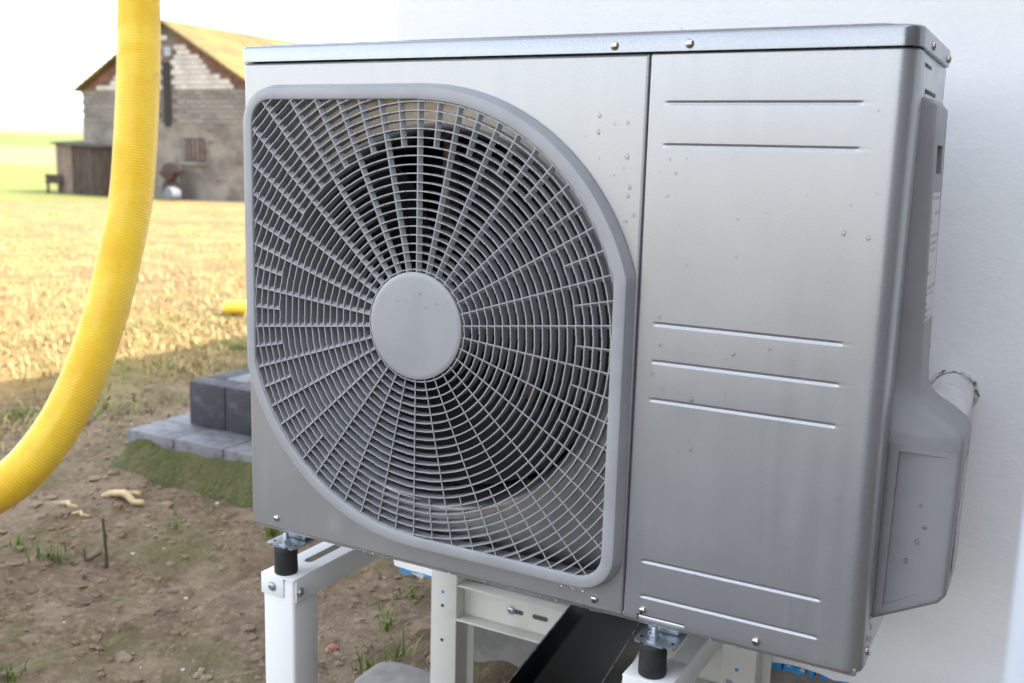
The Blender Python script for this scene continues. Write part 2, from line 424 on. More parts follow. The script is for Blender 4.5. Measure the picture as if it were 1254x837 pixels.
def blades(name, xs, ys, hmin, hmax, lean, matl, wid=0.0022, zoff=0.0):
    n = len(xs); a = rng.uniform(0, 2*PI, n); L = rng.uniform(hmin, hmax, n); l = rng.uniform(lean[0], lean[1], n)
    z = hgt(xs, ys) + zoff - 0.004
    dx, dy = np.cos(a), np.sin(a)
    wv = wid * rng.uniform(0.7, 1.5, n)
    b0 = np.stack([xs - dy*wv, ys + dx*wv, z], -1); b1 = np.stack([xs + dy*wv, ys - dx*wv, z], -1)
    mx = xs + dx*L*0.45*np.sin(l)*0.7; my = ys + dy*L*0.45*np.sin(l)*0.7; mz = z + L*0.55*np.cos(l*0.7)
    m0 = np.stack([mx - dy*wv*0.8, my + dx*wv*0.8, mz], -1); m1 = np.stack([mx + dy*wv*0.8, my - dx*wv*0.8, mz], -1)
    tp = np.stack([xs + dx*L*np.sin(l), ys + dy*L*np.sin(l), z + L*np.cos(l)], -1)
    V = np.stack([b0, b1, m1, m0, tp], 1).reshape(-1, 3)
    base = np.arange(n) * 5
    q = np.stack([base, base+1, base+2, base+3], -1); t = np.stack([base+3, base+2, base+4], -1)
    F = [tuple(r) for r in q.tolist()] + [tuple(r) for r in t.tolist()]
    mh = bpy.data.meshes.new(name); mh.from_pydata(V.tolist(), [], F); mh.materials.append(matl)
    o = bpy.data.objects.new(name, mh); COL.objects.link(o); return o

# ------------------------------------------------------------------ house
house = thing('house', 'white plastered house with raw wall edge above a grey concrete footing', 'house', (3.0, 3.0, 0))
WY = 0.43; WX = -0.057; WB = ZB - 0.229
# long wall behind the unit, with a ragged lower edge
mb = MB(); xs = np.arange(WX, 7.6, 0.02); rows = [0.0, 0.02, 0.06, 0.3, 0.8, 1.6, 2.5]
grid = []
for j, r in enumerate(rows):
    row = []
    for i, x in enumerate(xs):
        jit = (random.uniform(-1, 1) * 0.0035 + 0.004*math.sin(i*0.9)*random.random()) if j == 0 else 0
        yy = WY + (0.006*random.random() if j == 0 else 0)
        row.append((x, yy, WB + r + jit))
    grid.append(row)
back = [(x, WY + 0.118, WB + 0.004) for x in xs]
mb.rings([back] + grid, close=False)
wall = part_at(mb.build('wall', M['plaster'], smooth=True), house)
mb = MB(); mb.box(WX, 7.6, WY + 0.012, 8.6, WB + 0.008, 2.5)
part_at(mb.build('side_wall', M['plaster'], smooth=False), house)
mb = MB(); mb.box(WX + 0.10, 7.5, WY + 0.115, 8.5, -0.5, WB + 0.006)
part_at(mb.build('footing', M['concrete'], smooth=False), house)
# blue membrane showing below the plaster
def ragged(x0, x1, ztop, hmin, hmax, y):
    b = MB(); n = max(4, int((x1-x0)/0.013)); top = []; bot = []; tb = []
    for i in range(n+1):
        x = x0 + (x1-x0)*i/n
        top.append((x, y, ztop)); bot.append((x, y + 0.001, ztop - random.uniform(hmin, hmax))); tb.append((x, y+0.03, ztop))
    b.rings([top, bot, [(p[0], p[1]+0.03, p[2]) for p in bot]], close=False); return b
for x0, x1, a, b_ in ((WX + 0.012, 0.075, 0.009, 0.015), (0.632, 0.664, 0.010, 0.014), (0.667, 0.700, 0.007, 0.012), (0.706, 0.713, 0.006, 0.012), (0.722, 0.80, 0.006, 0.011)):
    part_at(ragged(x0, x1, WB + 0.0005, a, b_, WY + 0.006).build('membrane_strip', M['blue']), house)
# low roof over the part with the unit (its eave shades the steps)
mb = MB(); mb.add([(-0.40, 0.05, 2.55), (8.1, 0.05, 2.55), (8.1, 9.1, 2.55), (-0.40, 9.1, 2.55), (-0.40, 0.05, 2.67), (8.1, 0.05, 2.67), (8.1, 9.1, 2.67), (-0.40, 9.1, 2.67), (2.6, 4.5, 3.4), (5.4, 4.5, 3.4)],
       [(0,3,2,1),(0,1,5,4),(1,2,6,5),(2,3,7,6),(3,0,4,7),(4,5,9,8),(5,6,9),(6,7,8,9),(7,4,8)])
part_at(mb.build('roof', M['roofing'], smooth=False), house)
# tall unseen wing, added to keep the sun off the unit and foreground
mb = MB(); mb.box(3.0, 8.5, -6.0, WY + 0.02, -0.4, 5.95)
part_at(mb.build('unseen_shade_wing', mat('shade_wing_grey', (0.20, 0.195, 0.19), 0.9, 0, (0.15, 0.147, 0.143), 3), smooth=False), house)  # kept grey so the rolled corner reflects a darker side
mb = MB(); mb.add([(2.75, -6.3, 5.95), (8.8, -6.3, 5.95), (8.8, 0.7, 5.95), (2.75, 0.7, 5.95), (5.8, -3.6, 7.4), (5.8, -2.0, 7.4)], [(0,3,2,1),(0,1,4),(1,2,5,4),(2,3,5),(3,0,4,5)])
part_at(mb.build('unseen_shade_wing_roof', M['roofing'], smooth=False), house)

mb = MB(); mb.bbox(-2.3, 3.0, -9.0, -0.85, -0.2, 0.035, 0.01)  # unseen slab behind the camera, added to darken what the casing reflects
tag(mb.build('unseen_reflection_slab', mat('reflection_slab_dark', (0.055, 0.056, 0.06), 0.85, 0, (0.075, 0.075, 0.078), 20, bump=0.5, bscale=120, bdist=0.006)), kind='structure')
# ------------------------------------------------------------------ heat pump unit
unit = thing('heat_pump', 'silver outdoor heat pump unit with large square-round fan grille', 'heat pump', (0, 0, ZB))
W1, HH, DD = 0.8375, 0.636, 0.243
HU, HV = 0.2873, 0.3167
SEAM = 0.5698
def rho(th, rc, hu, hv, cr):
    c, s_ = math.cos(th), math.sin(th)
    r = min(hu/abs(c) if abs(c) > 1e-9 else 9, hv/abs(s_) if abs(s_) > 1e-9 else 9)
    if c*s_ > 0: return min(r, rc)
    ax, az = hu-cr, hv-cr; x, z = abs(c), abs(s_)
    bq = x*ax + z*az; disc = bq*bq - (ax*ax + az*az - cr*cr)
    if disc > 0:
        rr = bq + math.sqrt(disc); px, pz = rr*x, rr*z
        if px > ax and pz > az: return min(r, rr)
    return r
NA = 480
TH = [2*PI*(k+0.5)/NA for k in range(NA)]
def outline(prm, y, grow=0.0):
    rc, hu, hv, cr = prm; prm2 = (rc+grow, hu+grow, hv+grow, cr+max(grow, -cr+0.004))
    return [(HU + rho(t, *prm2)*math.cos(t), y, HV + rho(t, *prm2)*math.sin(t)) for t in TH]
INNER = (0.2705, 0.2595, 0.2715, 0.030)
OUTER = (0.2868, 0.2755, 0.2872, 0.046)
HOLE = (0.276, 0.265, 0.277, 0.036)

# fan panel (the sheet that carries the grille)
def rect_ray(t, x0, x1, z0, z1):
    c, s_ = math.cos(t), math.sin(t); r = 9
    if c > 1e-9: r = min(r, (x1-HU)/c)
    if c < -1e-9: r = min(r, (x0-HU)/c)
    if s_ > 1e-9: r = min(r, (z1-HV)/s_)
    if s_ < -1e-9: r = min(r, (z0-HV)/s_)
    return (HU + r*c, HV + r*s_)
cor = [math.atan2(z-HV, x-HU) % (2*PI) for x in (0, SEAM-0.0006) for z in (0, HH)]
tt = sorted(TH + cor)
def rect_ring(ins, y):
    out = []
    for t in tt:
        x, z = rect_ray(t, 0, SEAM-0.0006, 0, HH)
        x = min(max(x, ins), SEAM-0.0006-ins); z = min(max(z, ins), HH-ins); out.append((x, y, z))
    return out
mb = MB()
hole0 = [(HU + rho(t, *HOLE)*math.cos(t), 0.012, HV + rho(t, *HOLE)*math.sin(t)) for t in tt]
hole1 = [(p[0], 0.0, p[2]) for p in hole0]
mb.rings([hole0, hole1, rect_ring(0.0032, 0.0), rect_ring(0.0012, 0.0008), rect_ring(0.0, 0.0032), rect_ring(0.0, 0.016)])
fan_panel = mb.build('fan_panel', M['silver'], unit, angle=12)

# service panel with pressed grooves and the rolled corner
UL, UR = 0.5915, 0.7905
GV = [0.5846, 0.5406, 0.3483, 0.3062, 0.2632, 0.0741, 0.0316]
prof = [(SEAM+0.0006, 0.014, 0), (SEAM+0.0006, 0.0030, 0), (SEAM+0.0012, 0.0009, 0), (SEAM+0.0034, 0, 0)]
for u in (0.5880, ): prof.append((u, 0, 0))
prof += [(UL-0.0012, 0, 0), (UL+0.0020, 0, 0.6), (UL+0.006, 0, 1), (0.645, 0, 1), (0.70, 0, 1), (0.75, 0, 1), (UR-0.006, 0, 1), (UR-0.002, 0, 0.6), (UR+0.0012, 0, 0)]
prof += [(0.806, 0, 0), (0.8175, 0, 0)]
for k in range(1, 11):
    a = PI/2*k/10; prof.append((0.8175 + 0.02*math.sin(a), 0.02 - 0.02*math.cos(a), 0))
prof += [(W1, 0.044, 0), (W1-0.0006, 0.0455, 0), (W1-0.004, 0.0458, 0)]
zr = [(0.0, 0), (0.0006, 0), (0.0025, 0), (0.009, 0)]
for v in sorted(GV):
    for dz, k in ((-0.0030, 0), (-0.0022, 0.25), (-0.0010, 0.9), (0.0, 1), (0.0010, 0.9), (0.0022, 0.25), (0.0030, 0)): zr.append((v+dz, k))
zr += [(HH-0.0025, 0), (HH-0.0006, 0), (HH, 0)]
zr = sorted(zr)
mb = MB(); vv = []; ff = []
for i, (z, k) in enumerate(zr):
    edge = 0.0020 if i in (0, len(zr)-1) else (0.0006 if i in (1, len(zr)-2) else 0)
    for (x, y, t) in prof:
        # edges roll slightly inwards
        ix = edge if x > 0.82 else 0
        vv.append((x - ix, y + edge*(1 if y < 0.01 else 0) + 0.0016*k*t, z))
n = len(prof)
for i in range(len(zr)-1):
    for j in range(n-1):
        if zr[i][0] < 0.0085 and zr[i+1][0] <= 0.0091 and prof[j][0] >= 0.5879 and prof[j+1][0] <= 0.6451: continue
        ff.append((i*n+j, i*n+j+1, (i+1)*n+j+1, (i+1)*n+j))
mb.add(vv, ff)
service_panel = mb.build('service_panel', M['silver'], unit, angle=60)
for o_ in (service_panel,):
    wn = o_.modifiers.new('weighted_normal', 'WEIGHTED_NORMAL'); wn.keep_sharp = True; wn.weight = 100

# lid: rounded plan, dropped skirt, raised centre
def lid_ring(grow, z, r=0.021):
    x0, x1, y0, y1 = -0.0022-grow, W1+0.0022+grow, -0.0042-grow, DD+0.002+grow
    out = []
    for cx, cy, a0 in ((x1-r, y1-r, 0), (x0+r, y1-r, 90), (x0+r, y0+r, 180), (x1-r, y0+r, 270)):
        rr = r if cx > 0.4 else r*0.45
        ccx = x1-rr if cx > 0.4 else x0+rr; ccy = y1-rr if cy > 0.1 else y0+rr
        for k in range(9):
            a = R(a0 + 90*k/8); out.append((ccx + rr*math.cos(a), ccy + rr*math.sin(a), z))
    return out
mb = MB()
mb.rings([lid_ring(-0.003, 0.6372), lid_ring(0, 0.6372), lid_ring(0, 0.6530), lid_ring(-0.0006, 0.6552), lid_ring(-0.0022, 0.6566), lid_ring(-0.0045, 0.6572),
          lid_ring(-0.020, 0.6574), lid_ring(-0.0225, 0.6602), lid_ring(-0.026, 0.6612)], caps=True)
lid = mb.build('top_cover', M['lid'], unit, angle=50)
# sheet metal sides, base pan, back coil
mb = MB(); mb.bbox(W1-0.005, W1-0.0022, 0.0462, DD, 0.0, 0.6368, 0.0008)
side = mb.build('side_panel', M['galv'], unit)
mb = MB(); mb.bbox(0.0008, 0.0035, 0.0165, DD, 0.0, 0.6368, 0.0008)
mb.build('side_panel', M['silver'], unit)
mb = MB(); mb.bbox(0.004, W1-0.0055, 0.004, DD-0.002, -0.004, 0.006, 0.002)
mb.build('base_pan', M['galv'], unit)
mb = MB(); mb.box(0.0045, 0.56, DD-0.05, DD-0.012, 0.008, 0.63)
mb.build('heat_exchanger', M['fins'], unit, smooth=False)
mb = MB(); mb.box(0.5600, 0.5630, 0.014, DD-0.004, 0.008, 0.632)
mb.build('partition', M['dark'], unit, smooth=False)
mb = MB(); mb.box(0.5640, W1-0.006, DD-0.010, DD-0.004, 0.008, 0.632)
mb.build('back_panel', M['galv'], unit, smooth=False)
# slots in the side sheet
for (y0, y1, z0, z1) in ((0.060, 0.112, 0.6235, 0.6275), (0.078, 0.165, 0.5985, 0.6035)):
    mb = MB(); mb.bbox(W1-0.0040, W1-0.0018, y0, y1, z0, z1, 0.0006)
    mb.build('slot', M['black'], unit)
mb = MB(); mb.bbox(W1-0.0030, W1+0.0004, 0.075, 0.168, 0.5925, 0.5980, 0.001)
mb.build('slot_lip', M['galv'], unit)

# shroud with bell mouth
mb = MB(); RM = 0.247
def circ(r, y, n=96): return [(HU + r*math.cos(2*PI*k/n), y, HV + r*math.sin(2*PI*k/n)) for k in range(n)]
outer = []
for k in range(96):
    t = 2*PI*k/96; x, z = rect_ray(t, 0.004, 0.559, 0.006, 0.632); outer.append((x, 0.030, z))
mb.rings([outer, circ(RM, 0.030), circ(RM-0.005, 0.0312), circ(RM-0.009, 0.0350), circ(RM-0.0115, 0.041), circ(RM-0.0125, 0.050), circ(RM-0.0125, 0.120)])
mb.build('fan_shroud', M['shroud'], unit, angle=60)
# fan
mb = MB()
for bl in range(3):
    a0 = R(20 + 120*bl); top = []; 
    nr, na = 9, 14
    def P(i, j, off):
        f = i/(nr-1); r = 0.045 + 0.183*f
        span = R(62 + 34*f); lead = R(26)*f*f
        g = j/(na-1); ang = a0 + lead + span*(g-0.5)
        y = 0.062 + 0.062*(g) - 0.012*math.sin(PI*g) + 0.01*f + off
        return (HU + r*math.cos(ang), y, HV + r*math.sin(ang))
    f0 = [[P(i, j, 0) for j in range(na)] for i in range(nr)]; f1 = [[P(i, j, 0.003) for j in range(na)] for i in range(nr)]
    loop = []
    for i in range(nr): loop.append(f0[i] + f1[i][::-1])
    mb.rings(loop, True, True)
fan = mb.build('fan_blades', M['black'], unit)
mb = MB(); mb.lathe([(0.03, 0.05), (0.052, 0.052), (0.056, 0.06), (0.056, 0.13), (0.03, 0.135)], (HU, 0, HV), 'Y')
mb.build('fan_hub', M['black'], unit)
mb = MB(); mb.lathe([(0.045, 0.137), (0.048, 0.14), (0.048, 0.185)], (HU, 0, HV), 'Y')
mb.build('fan_motor', M['dark'], unit)
mb = MB(); mb.bbox(HU+0.062, HU+0.074, 0.155, 0.185, 0.01, 0.63, 0.002); mb.bbox(HU-0.074, HU-0.062, 0.155, 0.185, 0.01, 0.63, 0.002)
mb.build('motor_bracket', M['tan'], unit)

# ---- fan grille
grille = bpy.data.objects.new('fan_grille', None)
mb = MB()
mb.rings([outline(INNER, 0.006, 0.001), outline(INNER, -0.0160, 0.0), outline(INNER, -0.0178, 0.0010), outline(INNER, -0.0182, 0.0024),
          outline(OUTER, -0.0182, -0.0036), outline(OUTER, -0.0172, -0.0012), outline(OUTER, -0.0150, 0.0), outline(OUTER, -0.0015, 0.0040), outline(OUTER, -0.0004, 0.0010)])
grille = mb.build('fan_grille', M['plastic'], unit, angle=24)
def inside(a, r):
    return r < rho(a % (2*PI), INNER[0]+0.003, INNER[1]+0.003, INNER[2]+0.003, INNER[3])
A0 = R(6.0)                      # spokes at 6 + 12 k degrees
RING0, STEP = 0.2695, 0.01052
def ring_run(mb, r, a0, a1, closed):
    half = 6.0 if r > 0.2145 else 12.0
    step = 1.5
    n = max(2, int(round(math.degrees(a1-a0)/step)))
    secs = []
    for k in range(n+1):
        a = a0 + (a1-a0)*k/n
        fr = ((math.degrees(a) - 6.0) / half) % 1.0
        secs.append((a, fr))
    rings = []
    prev = None
    for a, fr in secs:
        lvl = 1 if 0.5 <= fr < 0.999 else 0
        def sec(l):
            yf = -0.0167 if l else -0.0156
            ro = 0.0
            t0, t1 = 0.00072, 0.00080
            pts = [(r+ro-t0, yf), (r+ro+t0, yf), (r+ro+t1, -0.0035), (r+ro-t1, -0.0035)]
            return [(HU + q*math.cos(a), y, HV + q*math.sin(a)) for q, y in pts]
        if prev is not None and lvl != prev: rings.append(sec(prev))
        rings.append(sec(lvl)); prev = lvl
    if closed: rings[-1] = rings[0] if len(rings[-1]) == len(rings[0]) else rings[-1]
    mb.rings(rings, True, not closed)
for k in range(-9, 20):
    r = RING0 - STEP*k
    if r < 0.0675: break
    runs = []; cur = None; nA = 1440
    flags = [inside(2*PI*i/nA, r) for i in range(nA)]
    if all(flags): runs = [(R(0), R(360), True)]
    else:
        st = next(i for i in range(nA) if not flags[i]); i = st; run = None
        for q in range(nA+1):
            i = (st+q) % nA; aa = 2*PI*(st+q)/nA
            if flags[i] and run is None: run = aa
            if (not flags[i]) and run is not None:
                if aa - run > R(1.2): runs.append((run, aa, False))
                run = None
    for a0, a1, cl in runs:
        mb = MB(); ring_run(mb, r, a0, a1, cl)
        mb.build('grille_ring', M['plastic'], grille, angle=40)
for k in range(60):
    a = R(6.0*k); full = (k % 2 == 1)
    r0 = 0.0655 if full else RING0 - STEP*5
    r1 = rho((a + 1e-6) % (2*PI), INNER[0]+0.002, INNER[1]+0.002, INNER[2]+0.002, INNER[3])
    c, s_ = math.cos(a), math.sin(a)
    dpt, kk = 0.0056, -0.63       # guide vanes lean all one way round
    mb = MB(); pr = [(-0.00070, -0.0160), (0.00070, -0.0160), (0.00070 + kk*dpt, -0.0160 + dpt), (-0.00070 + kk*dpt, -0.0160 + dpt)]
    mb.rings([[(HU + r*c - q*s_, y, HV + r*s_ + q*c) for q, y in pr] for r in (r0, r1)], True, True)
    mb.build('grille_spoke', M['plastic'], grille, smooth=False)
mb = MB(); mb.lathe([(0.060, -0.004), (0.0655, -0.006), (0.0668, -0.0165), (0.0664, -0.0182), (0.0650, -0.0192), (0.060, -0.0196), (0.03, -0.0200)], (HU, 0, HV), 'Y', 72)
mb.build('grille_hub', M['plastic'], grille, angle=40)

# ---- screws
def screw(loc, normal, size=0.0048):
    """pan head with a cross recess, axis along normal"""
    mb = MB(); bm = bmesh.new()
    rs = [(size, 0), (size*0.97, size*0.25), (size*0.8, size*0.5), (size*0.45, size*0.66), (size*0.2, size*0.68), (size*0.12, size*0.40)]
    n = 16; rings = []
    for r, h in rs:
        ring = []
        for k in range(n):
            rr = r*(1.0 if r > size*0.3 else (1.7 if k % 4 == 0 else 0.6))
            ring.append((rr*math.cos(2*PI*k/n), rr*math.sin(2*PI*k/n), h))
        rings.append(ring)
    mb.rings(rings, True, True); bm.free()
    o = mb.build('screw', M['steel'], unit)
    q = Vector(normal).to_track_quat('Z', 'Y'); o.rotation_euler = (q @ Matrix.Rotation(random.uniform(0, 1.5), 3, 'Z').to_quaternion()).to_euler()
    o.location = loc; return o
for u, v in ((0.046, 0.0159), (0.5339, 0.0131), (0.5947, 0.0142), (0.7271, 0.0105)): screw((u, 0.0, v), (0, -1, 0))
for u in (0.5305, 0.6141): screw((u, -0.0042, 0.6440), (0, -1, 0))
for y in (0.079, 0.215): screw((W1+0.0022, y, 0.6445), (1, 0, 0))
screw((W1, 0.030, 0.0165), (1, 0, 0))

# ---- plastic covers on the side
def cover_section(z, yl, yf, xo, yb):
    return [(W1-0.004, yl-0.003, z), (W1+0.002, yl-0.001, z), (xo-0.004, yf-0.001, z), (xo-0.001, yf+0.002, z), (xo, yf+0.008, z), (xo, yb-0.005, z), (xo-0.003, yb, z), (W1-0.004, yb+0.002, z)]
def XO(z): return 0.8496 + (0.586-z)*0.0335
mb = MB()
mb.rings([cover_section(0.5935, 0.064, 0.074, W1+0.006, 0.166), cover_section(0.5860, 0.060, 0.064, XO(0.586), 0.170), cover_section(0.548, 0.060, 0.064, XO(0.548), 0.166)], True, True)
mb.rings([cover_section(0.5485, 0.066, 0.070, W1+0.003, 0.160), cover_section(0.5185, 0.066, 0.070, W1+0.003, 0.160)], True, True)
for ya, yb_ in ((None, 0.092), (0.138, 0.164)):
    sc = []
    for z in (0.5482, 0.5188):
        c_ = cover_section(z, 0.060, 0.064, XO(z), 0.095)
        if ya is None: sc.append(c_[:5] + [(XO(z), yb_, z), (W1-0.004, yb_, z)])
        else: sc.append([(W1-0.004, ya, z), (XO(z), ya, z), (XO(z), yb_-0.004, z), (XO(z)-0.003, yb_, z), (W1-0.004, yb_, z)])
    mb.rings(sc, True, True)
mb.rings([cover_section(0.519, 0.060, 0.064, XO(0.519), 0.164), cover_section(0.44, 0.062, 0.066, XO(0.44), 0.156), cover_section(0.36, 0.067, 0.071, XO(0.36), 0.150), cover_section(0.310, 0.070, 0.074, 0.8588, 0.148),
          cover_section(0.296, 0.069, 0.073, 0.8602, 0.148), cover_section(0.287, 0.067, 0.071, 0.8640, 0.148), cover_section(0.280, 0.064, 0.067, 0.8720, 0.148), cover_section(0.270, 0.0605, 0.0615, 0.8890, 0.148), cover_section(0.2600, 0.0600, 0.0570, 0.9035, 0.147), cover_section(0.2550, 0.058, 0.0555, 0.9070, 0.146), cover_section(0.250, 0.0572, 0.0548, 0.9085, 0.146), cover_section(0.240, 0.0565, 0.0545, 0.9085, 0.146)], True, True)
cable_cover = mb.build('cable_cover', M['cover'], unit, angle=55)
bm = bmesh.new()
pts = [(W1-0.004, 0.0400), (0.900, 0.0745), (0.9068, 0.084), (0.9085, 0.2405), (W1-0.004, 0.2405)]
vf = [bm.verts.new((x, 0.0545, z)) for x, z in pts]
vb = [bm.verts.new((x, 0.146, z)) for x, z in pts]
front = bm.faces.new(vf); bm.faces.new(vb[::-1])
for i in range(len(pts)):
    j = (i+1) % len(pts); bm.faces.new((vf[i], vb[i], vb[j], vf[j]))
ed = [e for e in front.edges if not (abs(e.verts[0].co.z-0.2405) < 1e-5 and abs(e.verts[1].co.z-0.2405) < 1e-5)]
bmesh.ops.bevel(bm, geom=ed, offset=0.0065, segments=5, affect='EDGES', profile=0.5)
ff_ = min(bm.faces, key=lambda f: f.calc_center_median().y if f.calc_area() > 0.002 else 9)
bmesh.ops.inset_region(bm, faces=[ff_], thickness=0.0105, depth=0)
r_ = bmesh.ops.inset_region(bm, faces=[ff_], thickness=0.0004, depth=0)
for v in ff_.verts:   # sunk plate, deepest beside the sheet metal
    v.co.y += 0.0065 if v.co.x < 0.86 else 0.0
mb = MB(); mb.from_bm(bm)
valve_cover = mb.build('valve_cover', M['cover'], unit, angle=26)
mb = MB(); mb.add([(XO(z)+dx, y, z) for z in (0.368, 0.500) for dx, y in ((-0.0004, 0.078), (0.0006, 0.078), (0.0006, 0.140), (-0.0004, 0.140))], [(0,1,2,3),(4,7,6,5),(0,4,5,1),(1,5,6,2),(2,6,7,3),(3,7,4,0)])
lab = mb.build('label', M['label'], unit, smooth=False); lab['label'] = 'white printed label with rows of small black text'
mb = MB(); mb.box(0.9078, 0.9089, 0.075, 0.130, 0.102, 0.225)
lab = mb.build('barcode_label', M['barcode'], unit, smooth=False)

# ---- feet under the unit
FOOT = [(0.0565, 'visible'), (0.6125, 'visible')]
RAILZ = -0.0625
def foot(u, y0, sgn):
    mb = MB(); t = 0.0024; z = -0.0225
    # plate with lowered centre and two ears, corner notch and drill holes
    bm = bmesh.new()
    outl = [(-0.0255, 0.070), (-0.0255, -0.004), (-0.0225, -0.009), (-0.0165, -0.0095), (-0.0150, -0.0065), (-0.0125, -0.0065), (-0.0110, -0.0105), (0.0110, -0.0105), (0.0125, -0.0065), (0.0150, -0.0065), (0.0165, -0.0095), (0.0225, -0.009), (0.0255, -0.004), (0.0255, 0.070)]
    bot = [bm.verts.new((u+x, y0+sgn*y, z)) for x, y in outl]; top = [bm.verts.new((u+x, y0+sgn*y, z+t)) for x, y in outl]
    bm.faces.new(bot[::-1]); bm.faces.new(top)
    for i in range(len(outl)):
        j = (i+1) % len(outl); bm.faces.new((bot[i], bot[j], top[j], top[i]))
    mb.from_bm(bm)
    # raised saddle that carries the base pan
    mb.bbox(u-0.020, u+0.020, min(y0+sgn*0.022, y0+sgn*0.07), max(y0+sgn*0.022, y0+sgn*0.07), z+t-0.0005, -0.0035, 0.004)
    o = mb.build('mounting_foot', M['zinc'], unit, angle=30)
    for dx in (-0.019, 0.019):
        h = MB(); h.lathe([(0.0022, 0.0), (0.0022, 0.0003)], (u+dx, y0+sgn*0.003, z+t), 'Z', 12); h.build('drill_hole', M['black'], o)
    return o
for u, _ in FOOT: foot(u, 0.0015, 1); foot(u, DD-0.0015, -1)

# ---- water drops on the unit
def drops(name, items, parent):
    """items: (centre, normal, size, sag) in world space, one mesh of small beads"""
    V = []; F = []
    bm = bmesh.new(); bmesh.ops.create_icosphere(bm, subdivisions=2, radius=1.0); bm.verts.index_update()
    bv = [v.co.copy() for v in bm.verts]; bf = [tuple(v.index for v in f.verts) for f in bm.faces]; bm.free()
    for c, nrm, sz, sag in items:
        nrm = Vector(nrm).normalized(); up = Vector((0, 0, 1)); up = (up - nrm*up.dot(nrm))
        up = up.normalized() if up.length > 0.1 else Vector((0, 1, 0)); sd_ = up.cross(nrm); o = len(V)
        sx, sy = random.uniform(0.8, 1.1), sag
        for v in bv:
            wob = 1 + 0.12*math.sin(3*v.x + 5*v.y + o)
            bulge = 1.0 - 0.25*v.y
            V.append(tuple(Vector(c) + sd_*(v.x*sz*sx*wob*bulge) + up*(v.y*sz*sy) + nrm*(v.z*sz*0.45)))
        F += [tuple(i+o for i in f) for f in bf]
    mb = MB(); mb.v = V; mb.f = F; mb.mi = [0]*len(F)
    o = part_at(mb.build(name, M['water'], smooth=True, angle=180), parent); o['kind'] = 'stuff'; return o
items = []
def px_list(l, ox, oy, s): return [(ox + a/s, oy + b/s) for a, b in l]
pts = px_list([(747,285),(813,320),(868,315),(742,355),(745,467),(864,460),(850,510),(808,540),(875,590),(868,628),(858,735),(690,375),(893,710)], 520, 60, 3.486)
pts += px_list([(120,523),(83,572),(142,575),(111,658),(757,795),(847,812),(885,345)], 780, 20, 2.99)
pts += px_list([(83,50),(85,110),(68,172),(320,118),(242,130),(460,225),(152,228),(225,212),(150,335),(70,372),(470,442),(160,605),(477,745)], 760, 360, 1.755)
for a, b in pts:
    p = on_y(a, b, -0.0002); items.append((p, (0, -1, 0), random.uniform(0.0010, 0.0023), random.uniform(1.0, 1.6)))
for _ in range(46):
    u, v = random.uniform(0.58, 0.815), random.uniform(0.03, 0.62)
    items.append(((u, -0.0001, v+ZB), (0, -1, 0), random.uniform(0.0005, 0.0013), 1.1))
for _ in range(12):   # beads on the hub
    a, r = random.uniform(0, 2*PI), random.uniform(0.02, 0.055)
    items.append(((HU + r*math.cos(a), -0.0200, HV + ZB + abs(r*math.sin(a))*0.9), (0, -1, 0), random.uniform(0.0005, 0.0013), random.uniform(0.9, 1.8)))
for a, b in px_list([(250,350),(238,428),(197,505),(170,548),(197,637),(122,532),(112,600),(215,470),(205,420)], 1020, 400, 1.914):
    p = on_y(a, b, 0.0560); items.append((p, (0, -1, 0), random.uniform(0.0013, 0.0024), 1.4))
for _ in range(40):
    zz_ = random.uniform(0.33, 0.515); items.append(((XO(zz_), random.uniform(0.075, 0.145), ZB + zz_), (1, 0, 0), random.uniform(0.0008, 0.0018), 1.3))
for _ in range(30):
    items.append(((W1 + 0.0002, random.uniform(0.021, 0.044), ZB + random.uniform(0.02, 0.62)), (1, 0, 0), random.uniform(0.0006, 0.0014), 1.2))
for _ in range(30):   # drips hanging from the lower edges
    u = random.uniform(0.66, 0.835) if random.random() < 0.6 else random.uniform(0.1, 0.57)
    items.append(((u, 0.0015, ZB - 0.0005), (0, -1, 0), random.uniform(0.0012, 0.0026), 0.9))
for _ in range(10):
    items.append(((W1, random.uniform(0.02, 0.06), ZB + random.uniform(0.0, 0.06)), (1, 0, 0), random.uniform(0.0016, 0.003), 1.1))
for u in (0.496, 0.510, 0.523): items.append(((u, -0.016, ZB + HV - 0.2885), (0, -1, 0), 0.0032, 0.9))
drops('water_drops', items, unit)

